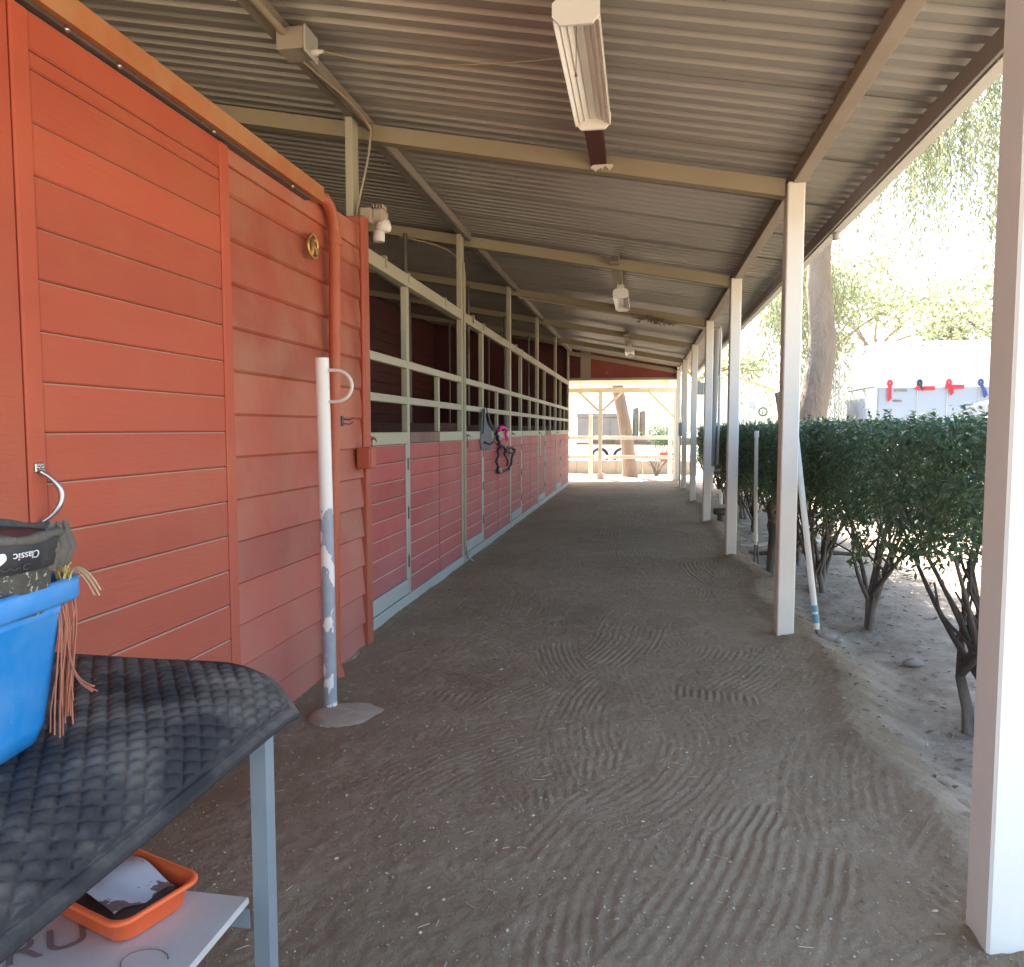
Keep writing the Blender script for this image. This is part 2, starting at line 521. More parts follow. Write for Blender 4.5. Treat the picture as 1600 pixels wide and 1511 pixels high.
def ground_material():
    t = NT('raked_dirt')
    p = t.pos()
    big = t.noise(p, .55, 5, .6)
    mid = t.noise(p, 5, 6, .65)
    fine = t.noise(p, 70, 5, .7)
    vfine = t.noise(p, 260, 3, .7)
    a = t.mix(t.ramp(big, .35, .68), (.272, .214, .138), (.342, .279, .186))
    a = t.mix(t.math('MULTIPLY', t.ramp(mid, .45, .75), .5), a, (.40, .34, .24))
    a = t.mix(t.math('MULTIPLY', t.ramp(fine, .5, .75), .45), a, (.20, .16, .12))
    sp = t.ramp(vfine, .68, .74)
    a = t.mix(t.math('MULTIPLY', sp, .6), a, (.48, .42, .34))
    # outside the posts the soil is paler and greyer
    g = t.n('ShaderNodeSeparateXYZ'); gg = t.n('ShaderNodeNewGeometry'); t.l(gg.outputs['Position'], g.inputs[0])
    xo = t.math('ADD', g.outputs[0], t.math('MULTIPLY', t.math('SUBTRACT', t.noise(p, 2.5, 5), .5), .35))
    yo = t.math('ADD', g.outputs[1], t.math('MULTIPLY', t.math('SUBTRACT', t.noise(p, 1.3, 5), .5), 1.0))
    outside = t.math('MAXIMUM', t.ramp(xo, 1.0, 1.3), t.ramp(yo, 20.3, 21.2))
    pale = t.mix(t.ramp(mid, .35, .7), (.30, .245, .185), (.42, .35, .27))
    pale = t.mix(t.math('MULTIPLY', t.ramp(t.noise(p, 22, 5, .7), .55, .72), .6), pale, (.10, .085, .065))
    a = t.mix(outside, a, pale)
    h = t.math('ADD', t.math('ADD', t.math('MULTIPLY', fine, .7), t.math('MULTIPLY', vfine, .35)), t.math('MULTIPLY', t.noise(p, 25, 4), .9))
    return t.done(t.bsdf(a, .95, 0, .15, t.bump(h, 1.0, .014)))
M['ground'] = ground_material()

def chip_material():
    t = NT('pale_chip')
    g = t.n('ShaderNodeNewGeometry')
    col = t.mix(g.outputs['Random Per Island'], (.20, .155, .115), (.60, .54, .44))
    return t.done(t.bsdf(col, .8, 0, .3))
M['chip'] = chip_material()

# ------------------------------------------------------------------ ground: one sheet, real rake marks near the camera
def vnoise(x, y, s, seed):
    r = np.random.default_rng(seed)
    G = r.random((256, 256))
    u, v = x / s, y / s
    i, j = np.floor(u).astype(int), np.floor(v).astype(int)
    fu, fv = u - i, v - j
    fu, fv = fu * fu * (3 - 2 * fu), fv * fv * (3 - 2 * fv)
    g = lambda a, b: G[a % 256, b % 256]
    return (g(i, j) * (1 - fu) + g(i + 1, j) * fu) * (1 - fv) + (g(i, j + 1) * (1 - fu) + g(i + 1, j + 1) * fu) * fv - .5

def sstep(a, b, x):
    t = np.clip((x - a) / (b - a), 0, 1)
    return t * t * (3 - 2 * t)

def base_z(x, y):
    x = np.asarray(x, float); y = np.asarray(y, float)
    z = np.interp(x, [-7, -1.8, -1.2, .3, 1.0], [-.09, -.085, -.05, .0, .02])
    edge = 1.10 + .22 * vnoise(x * 0, y, .9, 3) + .06 * vnoise(x, y, .25, 4) + .10 * np.exp(-((y - 4.5) / .9) ** 2)
    out = sstep(edge - .02, edge + .30, x)
    out = np.maximum(out, sstep(20.3, 21.2, y))
    z = z * (1 - out) + (-.075 + .05 * vnoise(x, y, .8, 5) + .022 * vnoise(x, y, .22, 6) + .01 * vnoise(x, y, .09, 16)) * out
    for k in range(7):                                        # dirt banked up round each post
        py = 2.05 + 3.07 * k
        z = z + .022 * np.exp(-(((x - .95) / .16) ** 2 + ((y - py) / .20) ** 2))
    z = z + .030 * np.exp(-((x - (edge - .10)) / .10) ** 2) * (1 - sstep(20, 21, y))
    return z

STROKES = []
for k in range(240):
    if k < 90: cy_ = random.uniform(1.0, 5.0)
    else: cy_ = random.uniform(1.0, 17)
    cx_ = random.uniform(-1.0, .95)
    th = random.gauss(math.pi / 2, .38)
    if random.random() < .2: th = random.uniform(0, math.pi)
    STROKES.append((cx_, cy_, th, random.choice((-1, 1)) * random.choice((random.uniform(.9, 2.0), random.uniform(2, 6))), random.uniform(.16, .32), random.uniform(.4, 1.0), random.uniform(.15, 1.0), random.uniform(.034, .042), random.random() * 6))

def detail_z(x, y):
    h = .014 * vnoise(x, y, .30, 17) + .006 * vnoise(x, y, .13, 7) + .0045 * vnoise(x, y, .05, 8) + .0045 * vnoise(x, y, .024, 9)
    rake = np.zeros_like(h)
    for (cx_, cy_, th, rad, hw, hl, am, pitch, ph) in STROKES:
        m = (np.abs(x - cx_) < 1.15) & (np.abs(y - cy_) < 1.15)
        if not m.any(): continue
        xx, yy = x[m], y[m]
        d = np.array([math.cos(th), math.sin(th)]); nrm = np.array([-d[1], d[0]])
        ox, oy = cx_ + nrm[0] * rad, cy_ + nrm[1] * rad          # the arm swings about this point
        rr = np.hypot(xx - ox, yy - oy)
        t = (rr - abs(rad))
        ang = np.arctan2((xx - ox) * d[0] + (yy - oy) * d[1], -((xx - ox) * nrm[0] + (yy - oy) * nrm[1]) * np.sign(rad))
        s = ang * abs(rad)
        w = sstep(hw, hw * .8, np.abs(t)) * sstep(hl, hl * .75, np.abs(s))
        wob = .13 * vnoise(xx, yy, .12, 11) * pitch * 2
        cw = np.cos(2 * math.pi * (t + wob) / pitch + ph)
        val = .0047 * am * (.65 + .9 * vnoise(xx, yy, .12, 14)) * (np.sign(cw) * np.abs(cw) ** .7)
        rake[m] = rake[m] * (1 - w) + val * w
    amp = .45 + 1.1 * np.clip(vnoise(x, y, .5, 12) + .4, 0, 1)
    zone = sstep(-1.45, -.95, x + .35 * vnoise(x, y, .6, 13)) * (1 - sstep(.85, 1.08, x)) * (1 - sstep(18, 20, y))
    zone *= 1 - (1 - sstep(-.75, -.25, x)) * (1 - sstep(2.6, 3.8, y)) * .8
    return h + rake * zone * amp

def axis(parts):
    out = []
    for a, b, st in parts:
        out.append(np.arange(a, b, st))
    return np.unique(np.concatenate(out).round(4))
def grow(start, end, st, f=1.35):
    o, p = [], start
    while p < end:
        o.append(p); p += st; st *= f
    return np.array(o + [end])
gx = np.unique(np.concatenate([-grow(1.95, 260, .3), axis([(-1.94, -1.5, .02), (-1.5, 1.15, .0075), (1.15, 1.6, .015), (1.6, 3.2, .035)]), grow(3.2, 320, .1)]).round(4))
gy = np.unique(np.concatenate([-grow(-.85, 200, .2), axis([(.9, 3.6, .009), (3.6, 5.5, .013), (5.5, 9, .022), (9, 24, .07)]), grow(24, 500, .2)]).round(4))
GX, GY = np.meshgrid(gx, gy)
GZ = base_z(GX, GY)
near = (GX > -2) & (GX < 3.2) & (GY > .6) & (GY < 22)
dz = np.zeros_like(GZ)
dz[near] = detail_z(GX[near], GY[near])
dz *= 1 - sstep(6.5, 13, GY) * .4
GZ = GZ + dz
ny, nx = GX.shape
idx = np.arange(ny * nx).reshape(ny, nx)
FQ = np.stack([idx[:-1, :-1], idx[:-1, 1:], idx[1:, 1:], idx[1:, :-1]], -1).reshape(-1, 4)
g_me = np_mesh('ground', np.stack([GX, GY, GZ], -1).reshape(-1, 3), FQ, M['ground'], True)
ground = tag(link(bpy.data.objects.new('ground', g_me)), kind='structure')
def gz(x, y):
    return float(base_z(np.array([x]), np.array([y]))[0])

# pale chips and small stones strewn over the dirt
def chips(n):
    V, F = [], []
    for i in range(n):
        u = rng.random()
        y = 1.0 + 12 * u ** 2.0
        x = rng.uniform(-1.7, 2.4)
        if x > 1.1 and rng.random() < .6: continue
        s = float(rng.lognormal(-6.0, .42))
        s = min(s, .0075)
        a = rng.uniform(0, 6.28)
        el = rng.uniform(.8, 2.0)
        ca, sa = math.cos(a), math.sin(a)
        z = gz(x, y) + .002
        b = len(V)
        for (px, py, pz) in ((1, 0, 0), (0, 1, 0), (-1, 0, 0), (0, -1, 0), (.1, .1, .9), (0, 0, -1)):
            px *= s * el * rng.uniform(.7, 1.2); py *= s * rng.uniform(.7, 1.2); pz *= s * .8
            V.append((x + px * ca - py * sa, y + px * sa + py * ca, z + pz))
        for q in ((0, 1, 4), (1, 2, 4), (2, 3, 4), (3, 0, 4), (1, 0, 5), (2, 1, 5), (3, 2, 5), (0, 3, 5)):
            F.append(tuple(b + k for k in q))
    return V, F
cv, cf = chips(16000)
# set the chips on the raked surface itself
cva = np.array(cv); ctr = cva.reshape(-1, 6, 3).mean(1)
add = detail_z(ctr[:, 0].copy(), ctr[:, 1].copy())
cva[:, 2] += np.repeat(add, 6)
gravel = tag(link(bpy.data.objects.new('gravel', np_mesh('gravel', cva, cf, M['chip']))), kind='stuff')

# fallen leaves and twigs on the soil under the hedge
def litter(n):
    V, F = [], []
    for i in range(n):
        x = rng.uniform(1.05, 3.4); y = 2.4 + 9 * rng.random() ** 1.5
        z = gz(x, y) + .006
        a = rng.uniform(0, 6.28); L = rng.uniform(.012, .03); w = L * .45
        d = np.array([math.cos(a), math.sin(a), rng.uniform(-.2, .3)]); n_ = np.array([-d[1], d[0], 0])
        c = np.array([x, y, z]); b = len(V)
        V += [c - d * L, c + n_ * w + (0, 0, .006), c + d * L, c - n_ * w + (0, 0, .004)]
        F += [(b, b + 1, b + 2), (b, b + 2, b + 3)]
    return V, F
lv, lf = litter(1500)
sv, sf = [], []
NS = 170
sx = rng.uniform(-1.6, 1.0, NS); sy = 1.2 + 9 * rng.random(NS) ** 1.6
sz = base_z(sx, sy) + detail_z(sx.copy(), sy.copy()) + .003
for x, y, z in zip(sx, sy, sz):
    a = rng.uniform(0, 6.28); L = rng.uniform(.008, .026); w = .0010
    d = np.array([math.cos(a), math.sin(a), rng.uniform(-.12, .12)]); n_ = np.array([-d[1], d[0], 0]); c = np.array([x, y, z]); b = len(sv)
    for e_ in (-1, 1):
        for (u_, h_) in ((w, 0), (-w, 0), (0, w * 1.6)): sv.append(c + d * L * e_ + n_ * u_ + np.array([0, 0, h_]))
    sf += [(b, b + 1, b + 4, b + 3), (b + 1, b + 2, b + 5, b + 4), (b + 2, b, b + 3, b + 5)]
tag(link(bpy.data.objects.new('straw', np_mesh('straw', sv, sf, M['straw']))), kind='stuff')
t = NT('dry_leaf'); g_ = t.n('ShaderNodeNewGeometry')
M['litter'] = t.done(t.bsdf(t.mix(g_.outputs['Random Per Island'], (.10, .075, .05), (.34, .26, .17)), .8))
tag(link(bpy.data.objects.new('leaf_litter', np_mesh('leaf_litter', lv, lf, M['litter']))), kind='stuff')

# ------------------------------------------------------------------ barn roof: sheets, purlins, beams, fascia, gutter
SL = .186
def zb(x): return 2.795 + SL * (.87 - x)      # underside of the beams
def zs(x): return 2.962 + SL * (.87 - x)      # underside of the sheets
roof = thing('barn_roof', (-2, 8.5, 3.0), 'long sloping corrugated metal roof over the stable aisle with tan cross beams', 'roof')
PIT, NR = .125, 7
def sheet_mesh():
    prof = []
    for k in range(NR):
        y0 = k * PIT
        prof += [(y0, 0), (y0 + .060, 0), (y0 + .076, .023), (y0 + .108, .023)]
    prof.append((NR * PIT + .02, 0))
    xs = (-5.6, -2.9, 1.38)
    vs, fs = [], []
    for x in xs:
        for y, h in prof:
            vs.append((x, y, zs(x) + h))
    n = len(prof)
    for i in range(len(xs) - 1):
        for k in range(n - 1):
            fs.append((i * n + k, i * n + k + 1, (i + 1) * n + k + 1, (i + 1) * n + k))
    m0 = len(vs)
    vs += [(x, y, z + .0012) for x, y, z in vs]
    fs += [tuple(i + m0 for i in q[::-1]) for q in fs]
    return np_mesh('roof_sheet', vs, fs, M['sheet'])
sm = sheet_mesh()
for k in range(25):
    inst('roof_sheet', sm, roof, (0, -1.25 + k * NR * PIT, .0014 * (k % 2)))
for (x, w, nm) in ((-1.89, .09, 'purlin'), (.94, .08, 'purlin'), (-4.2, .08, 'purlin')):
    z = zs(x) - .003
    piece(nm, M['purlin'], roof, (x - w / 2, -1.2, z - .082), (x + w / 2, 20.45, z - .008), .004)
BEAM_Y = [2.03] + [5.10 + 3.07 * k for k in range(0, 6)]
def beam_mesh(x0, x1, h):
    b = MB()
    b.prism([(x0, zb(x0)), (x1, zb(x1)), (x1, zb(x1) + h), (x0, zb(x0) + h)], 0, .09)
    return b.mesh('beam', Vector((0, 0, 0)), M['beam'])
bme = beam_mesh(-5.45, .862, .105)
for y in BEAM_Y:
    inst('beam', bme, roof, (0, y, 0))
# fascia and gutter run along the eave in lengths
ys = [-1.2, .3, 3.35, 5.95, 9.0, 12.0, 15.0, 18.0, 20.45]
for a, b in zip(ys[:-1], ys[1:]):
    piece('fascia', M['fascia'], roof, (1.32, a + .002, 2.778), (1.34, b - .002, zs(1.34) - .003), .002)
for a, b in zip(ys[:-1], ys[1:]):
    g = MB()
    g.prism([(1.343, 2.77), (1.405, 2.77), (1.425, 2.88), (1.420, 2.88), (1.401, 2.775), (1.348, 2.775), (1.348, 2.86), (1.343, 2.86)], a + .003, b - .003)
    g.build('gutter', M['gutter'], roof)
g = MB()
g.lathe([(.001, -.05), (.028, -.05), (.030, -.01), (.022, 0)], (1.375, 5.98, 2.77), 12)
g.build('outlet', M['gutter'], roof)
# mounting bars for the lights sit between the beams
def light_bar(y0, y1):
    b = MB()
    b.prism([(-.345, 3.045), (-.245, 3.045), (-.245, 3.115), (-.345, 3.115)], y0, y1)
    b.build('light_bar', M['red_dark'] if y1 < 6 else M['beam'], roof)
light_bar(1.9, 5.095)
light_bar(8.02, 11.2)
light_bar(14.1, 17.3)
dk = MB().box((-.335, 8.012, 3.055), (-.255, 8.019, 3.105)); dk.build('bar_end', M['steel_dark'], roof)
dk = MB().box((-.335, 14.09, 3.055), (-.255, 14.099, 3.105)); dk.build('bar_end', M['steel_dark'], roof)
# flaking white paint at the end of the near bar
fl = MB()
rf = random.Random(4)
P = [(-.345, 3.03)]
for q in range(12): P.append((-.345 + .0115 * (q + .5), 3.03 + rf.uniform(-.012, .008) - (.022 if q % 4 == 2 else 0)))
P += [(-.20, 3.03), (-.205, 3.044), (-.28, 3.046), (-.33, 3.044)]
fl.prism(P, 5.082, 5.098)
fl.build('foam_daub', M['grey_white'], roof)

# ------------------------------------------------------------------ white posts along the open side
POST_LABELS = {
    0: 'nearest white post, standing at the edge of the frame and seen close up',
    1: 'white post with the plastic pole leaning against its back',
    2: 'white post beside the thin upright standpipe, second along from the one with the leaning pole',
    3: 'white post with the grey downpipe and plastic trap fixed to it',
    4: 'narrow white post just beyond the one carrying the downpipe',
    5: 'white post carrying the grey electrical box near the far end',
    6: 'white corner post at the far end of the aisle where the porch begins'}
for k in range(7):
    y = 2.01 + (3.06 + (.0 if k == 0 else .0)) * k + (.0 if k < 1 else .0)
    x0 = .87 if k else .868
    zb_ = gz(.92, y) - .12
    t_ = thing('support_post', (x0 + .05, y + .065, zb_ + .1), POST_LABELS[k], 'post', 'white posts along the open side of the aisle')
    b = MB()
    d = .135
    w = .105 if k else .19
    b.box((x0, y, zb_), (x0 + w, y + d, 2.876), .007)
    b.build('post', M['post'], t_)
    b = MB().box((x0 - .004, y + .02, 2.879), (x0 + w + .004, y + d - .01, 2.886)); b.build('cap_plate', M['steel_dark'], t_)

# ------------------------------------------------------------------ red siding wall with sliding door
WX = -1.80
wall = thing('siding_wall', (WX, 3.0, -.08), 'red painted lap siding wall of the barn with a sliding plank door', 'wall')
def siding(y0, y1):
    L = round(y1 - y0, 3)
    b = MB()
    b.prism([(0, 0), (.019, 0), (.031, .011), (.008, .212), (0, .212)], -L / 2, L / 2)
    return b.mesh('plank', Vector((0, 0, 0)), M['red_siding'])
for (ya, yb) in ((3.0, 4.80), (.2, 1.30)):
    me = siding(ya, yb)
    for k in range(14):
        z = -.13 + .193 * k
        if z > 2.47: continue
        o = inst('plank', me, wall, (WX - .026, (ya + yb) / 2 + random.uniform(-.003, .003), z))
        o.rotation_euler = (random.uniform(-.0012, .0012), random.uniform(-.004, .004), 0)
piece('backing', M['red_dark'], wall, (WX - .09, 3.0, -.12), (WX - .028, 4.86, 2.56), 0)
piece('backing', M['red_dark'], wall, (WX - .09, .2, -.12), (WX - .028, 1.9, 2.56), 0)
# frieze above the siding, corner board, jamb
piece('top_board', M['red_siding'], wall, (WX - .02, 3.0, 2.50), (WX + .012, 4.80, 2.64), .005)
piece('corner_board', M['red_trim'], wall, (WX - .10, 4.80, -.14), (WX + .024, 4.895, 2.72), .006)
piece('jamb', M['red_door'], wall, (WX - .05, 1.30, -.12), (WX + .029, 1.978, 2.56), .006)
piece('base_board', M['concrete'], wall, (WX - .02, 2.95, -.16), (WX + .03, 4.80, -.085), .006)
# sliding door
door = MB()
DX0, DX1 = WX + .004, WX + .034
DY0, DY1 = 1.98, 3.145
door.box((DX0, DY0, .02), (DX0 + .012, DY1, 2.56), 0)
door = door.build('sliding_door', M['red_dark'], wall)
zt = 2.40
k = 0
while zt > .12:
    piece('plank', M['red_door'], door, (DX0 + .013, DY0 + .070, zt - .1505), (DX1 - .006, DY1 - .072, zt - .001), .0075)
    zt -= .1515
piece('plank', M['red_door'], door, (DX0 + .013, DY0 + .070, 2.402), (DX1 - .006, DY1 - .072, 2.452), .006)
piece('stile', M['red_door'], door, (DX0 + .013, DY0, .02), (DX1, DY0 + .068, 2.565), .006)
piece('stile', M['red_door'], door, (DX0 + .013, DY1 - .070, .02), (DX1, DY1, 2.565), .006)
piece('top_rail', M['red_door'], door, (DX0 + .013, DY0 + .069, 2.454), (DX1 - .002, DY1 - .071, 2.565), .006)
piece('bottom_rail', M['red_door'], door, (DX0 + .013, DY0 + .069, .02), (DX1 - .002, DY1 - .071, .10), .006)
# pull handle: bowed grip on two screwed feet
hb = MB()
hx, hy = DX1, 2.012
pts = []
for i in range(13):
    a = math.pi * i / 12
    pts.append((hx + .008 + .042 * math.sin(a) ** .7, hy + .03 * math.sin(a), 1.225 - .15 * i / 12))
hb.tube(pts, [.0085 if 2 < i < 10 else .007 for i in range(13)], 10)
for z in (1.237, 1.063):
    hb.box((hx, hy - .016, z - .014), (hx + .006, hy + .020, z + .014), .003)
    hb.lathe([(.006, 0), (.005, .004), (.001, .005)], (hx + .006, hy - .006, z), 8, 'X')
    hb.lathe([(.006, 0), (.005, .004), (.001, .005)], (hx + .006, hy + .011, z), 8, 'X')
hb.build('handle', M['chrome'], door)
# the track the door hangs from: a boxed rail with a dark strip put in as the slot's shadow
tr = MB()
tr.prism([(WX - .02, 2.585), (WX + .078, 2.580), (WX + .080, 2.662), (WX - .02, 2.690)], .2, 4.05)
tr.build('door_track', M['track'], wall)
tr = MB().box((WX - .0, 1.0, 2.568), (WX + .05, 3.95, 2.580)); tr.build('slot_shadow', M['steel_dark'], wall)
for y in (2.18, 2.42, 3.0, 3.72):
    b = MB().lathe([(.009, 0), (.009, .006), (.004, .010)], (WX + .05, y, 2.570), 10, 'X')
    b.build('bolt', M['chrome'], wall)

# fat red pipe: comes off the end of the track, elbows down the wall
pp = thing('drain_pipe', (-1.72, 4.34, -.08), 'fat red pipe that elbows down the siding behind the hitching pole', 'pipe')
b = MB()
pts = [(-1.755, 4.0, 2.625), (-1.755, 4.07, 2.622)]
for i in range(1, 9):
    a = math.pi / 2 * i / 8
    pts.append((-1.742, 4.08 + .16 * math.sin(a), 2.46 + .16 * math.cos(a)))
b.tube(pts, .034, 14); b.build('elbow', M['red_pipe'], pp)
b = MB()
b.tube([(-1.742, 4.24, 2.47), (-1.742, 4.195, 1.4), (-1.742, 4.135, .12)], .033, 14); b.build('pipe', M['red_pipe'], pp)
b = MB(); b.tube([(-1.742, 4.24, 2.47), (-1.742, 4.24, 2.40)], .039, 14); b.build('coupling', M['red_pipe'], pp)
b = MB(); b.tube([(-1.742, 4.135, .14), (-1.738, 4.132, .0), (-1.725, 4.135, -.085)], [.034, .037, .046], 14); b.build('shoe', M['red_pipe'], pp)

cd = thing('conduit', (-1.765, 4.70, 1.1), 'thin red conduit beside the corner board ending in a small red box', 'conduit')
b = MB(); b.tube([(-1.755, 4.70, 2.68), (-1.755, 4.70, 1.23)], .013, 8); b.build('pipe', M['red_trim'], cd)
b = MB(); b.box((-1.79, 4.655, 1.10), (-1.70, 4.765, 1.235), .005); b.build('box', M['red_trim'], cd)
b = MB(); b.box((-1.699, 4.662, 1.107), (-1.694, 4.758, 1.228), .002); b.build('cover_plate', M['red_trim'], cd)

# brass medallion on the siding
md = thing('wall_ornament', (-1.775, 3.98, 2.28), 'round openwork brass ornament nailed to the red siding', 'ornament')
b = MB()
ring = [(-1.762, 3.985 + .062 * math.cos(a), 2.335 + .062 * math.sin(a)) for a in np.linspace(0, 2 * math.pi, 25)]
b.tube(ring, .008, 8, False); b.build('ring', M['brass'], md)
b = MB()
b.tube([(-1.765, 3.965, 2.285), (-1.762, 3.975, 2.33), (-1.762, 3.985, 2.37)], [.012, .016, .010], 8)
b.tube([(-1.762, 3.985, 2.37), (-1.760, 4.005, 2.372), (-1.758, 4.02, 2.355)], [.012, .014, .007], 8)
b.tube([(-1.763, 3.98, 2.335), (-1.760, 4.01, 2.325), (-1.760, 4.025, 2.30)], [.012, .010, .006], 8)
b.build('figure', M['brass'], md)
hk = MB()
for z in (1.41, 1.385):
    hk.tube([(-1.775, 4.405, z), (-1.735, 4.41, z - .004), (-1.715, 4.42, z + .012)], .004, 6)
hk.box((-1.785, 4.39, 1.37), (-1.772, 4.42, 1.43), .003)
tag(hk.build('wall_hook', M['steel_dark'], None), 'small double wire hook screwed to the siding right of the hitching pole', 'hook')

# ------------------------------------------------------------------ stall fronts
SX = -1.88
BAY = 3.0
Y0 = 5.06
bay_labels = [
    'nearest stall front, beside the red corner board, with a brown ledge over its middle panel',
    'second stall front along the aisle, with fly mask and pink halter hung on it',
    'third stall front along the aisle, just beyond the one with the halter',
    'fourth stall front along the aisle, next to last before the gable',
    'farthest stall front, ending under the red gable wall']
def planks(parent, ya, yb, z_lo, z_hi, n, x0=SX - .022, x1=SX - .004):
    h = (z_hi - z_lo) / n
    for i in range(n):
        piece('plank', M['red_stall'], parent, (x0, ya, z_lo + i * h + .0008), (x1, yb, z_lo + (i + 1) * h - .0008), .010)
for k in range(5):
    a = Y0 + BAY * k
    e = a + BAY
    st = thing('stall_front', (SX, a + 1.5, -.08), bay_labels[k], 'stall front', 'stall fronts along the aisle')
    # tall posts up to the beam
    if k == 0:
        piece('tall_post', M['trim'], st, (SX - .055, a - .155, -.1), (SX - .004, a - .045, zs(SX) - .09), .004)
    piece('tall_post', M['trim'], st, (SX - .052, e - .11, -.1), (SX + .002, e, zs(SX) - .09), .004)
    # rails
    zr = 2.497
    piece('top_rail', M['trim'], st, (SX - .05, a - .045 if k == 0 else a + .001, zr), (SX + .010 if k == 0 else SX + .0, e - .112, zr + .10), .004)
    piece('middle_rail', M['trim'], st, (SX - .045, a + .001, 1.842), (SX - .003, e - .112, 1.905), .004)
    piece('middle_rail', M['trim'], st, (SX - .045, a + .001, 1.553), (SX - .003, e - .112, 1.613), .004)
    # full height divider beside the door, short one over the panels
    piece('divider', M['trim'], st, (SX - .052, a + .98, -.02), (SX - .001, a + 1.045, zr - .001), .004)
    piece('divider', M['trim'], st, (SX - .045, a + 1.955, 1.332), (SX - .004, a + 2.01, 1.8415), .004)
    # sill
    piece('sill', M['trim_low'], st, (SX - .06, a - .03, -.16), (SX + .008, e - .112, -.005), .006)
    # door of eight boards in a frame
    d = MB()
    d.box((SX - .034, a + .03, .01), (SX - .024, a + .965, 1.325), 0)
    dr = d.build('stall_door', M['red_dark'], st)
    planks(dr, a + .03, a + .925, .125, 1.232, 8)
    piece('ledge', M['trim'], dr, (SX - .03, a + .03, 1.234), (SX + .003, a + .968, 1.328), .004)
    piece('stile', M['trim_low'], dr, (SX - .026, a + .927, .125), (SX + .001, a + .968, 1.232), .003)
    piece('kick_board', M['trim_low'], dr, (SX - .026, a + .03, .004), (SX + .003, a + .968, .123), .004)
    for z in (.22, .62, 1.02):
        piece('hinge', M['rust'], dr, (SX + .002, a + .958, z), (SX + .009, a + .985, z + .10), .002)
    lt = MB()
    lt.tube([(SX + .008, a + .07, 1.287), (SX + .016, a + .15, 1.287)], .008, 8)
    lt.box((SX + .003, a + .075, 1.272), (SX + .008, a + .135, 1.302), .002)
    lt.tube([(SX + .02, a + .10, 1.285), (SX + .04, a + .10, 1.280), (SX + .045, a + .10, 1.262)], .005, 6)
    lt.build('latch', M['rust'], dr)
    if k in (0, 1):
        ch = MB()
        ch.tube([(SX + .012, a + .10 + .025 * math.cos(q), 1.19 + .035 * math.sin(q)) for q in np.linspace(0, 6.28, 13)], .0045, 6, False)
        ch.tube([(SX + .012, a + .10, 1.285), (SX + .012, a + .10, 1.225)], .004, 6)
        ch.build('snap_ring', M['rust'], dr)
    # two fixed panels
    for j, (pa, pb) in enumerate(((a + 1.047, a + 1.978), (a + 1.982, e - .112))):
        p = MB()
        p.box((SX - .034, pa, -.004), (SX - .024, pb, 1.325), 0)
        pn = p.build('panel', M['red_dark'], st)
        planks(pn, pa, pb, -.003, 1.235, 9)
        lm = M['brown_ledge'] if (k, j) in ((0, 0), (3, 0)) else M['trim']
        piece('ledge', lm, pn, (SX - .03, pa, 1.237), (SX + .003, pb, 1.328), .004)
    piece('seam_strip', M['red_dark'], st, (SX - .023, a + 1.9785, 0), (SX - .006, a + 1.9815, 1.235), 0)
    # straps bent over the top rail
    for yy in (.45, 1.02, 2.2):
        if k < 3:
            s_ = MB()
            s_.box((SX - .054, a + yy - .018, zr + .100), (SX + .016, a + yy + .018, zr + .125 if yy < .9 else zr + .112), .002)
            s_.box((SX + .0105, a + yy - .018, zr + .035), (SX + .016, a + yy + .018, zr + .0995), .001)
            s_.build('strap', M['cable'] if yy < .9 else M['trim'], st)
    # white snap and rope tail hanging from one latch
    if k == 3:
        s_ = MB(); s_.tube([(SX + .02, a + .10, 1.24), (SX + .022, a + .11, 1.0), (SX + .02, a + .12, .86)], .012, 6); s_.build('rope_tail', M['white'], st)
for k, lab in ((0, 'pale snap handle hung at the edge of the nearest stall door'),):
    b = MB(); b.box((SX + .012, 4.985, 1.07), (SX + .036, 5.02, 1.20), .006)
    b.tube([(SX + .022, 5.0, 1.20), (SX + .022, 5.01, 1.235)], .006, 6)
    tag(b.build('snap_handle', M['grey_white'], None), lab, 'snap')

# conduits down the fronts of three tall posts
def wire(name, pts, r, m, label, cat='cable', n=6):
    b = MB().tube(pts, r, n)
    return tag(b.build(name, m, None), label, cat)
def bez(p0, p1, p2, p3, n=10):
    p0, p1, p2, p3 = map(Vector, (p0, p1, p2, p3))
    return [p0 * (1 - t) ** 3 + p1 * 3 * t * (1 - t) ** 2 + p2 * 3 * t * t * (1 - t) + p3 * t ** 3 for t in np.linspace(0, 1, n)]
wire('cable', bez((-2.6, 8.13, zb(-2.6) - .02), (-2.1, 8.10, zb(-2.1) - .03), (-1.86, 8.06, 3.2), (-1.868, 8.06, 2.95)) + [(-1.868, 8.06, 2.0), (-1.868, 8.06, .1), (-1.85, 8.08, -.04), (-1.80, 8.14, -.09)], .011, M['cable'],
     'tan cable curving off the second beam and down the second tall stall post')
wire('cable', [(-1.866, 8.015, 3.1), (-1.866, 8.015, 1.3), (-1.866, 8.015, .05)], .008, M['trim'], 'straight pale cable clipped to the second tall stall post')
wire('cable', bez((-1.86, 3.97, 3.36), (-1.84, 4.3, 3.34), (-1.78, 4.7, 3.40), (-1.79, 5.0, 3.33)) + bez((-1.79, 5.0, 3.32), (-1.80, 4.98, 3.0), (-1.90, 4.90, 2.8), (-1.86, 4.93, 2.62)), .008, M['cable'],
     'tan cable looping from the junction box down the first tall stall post')
wire('cable', bez((-1.86, 3.97, 3.37), (-1.83, 4.4, 3.33), (-1.84, 4.8, 3.38), (-1.84, 5.4, 3.36)) + [(-1.84, 7.9, 3.36), (-1.84, 13, 3.36), (-1.84, 20, 3.36)], .010, M['cable_dark'],
     'dark cable running along the purlin above the stall fronts')
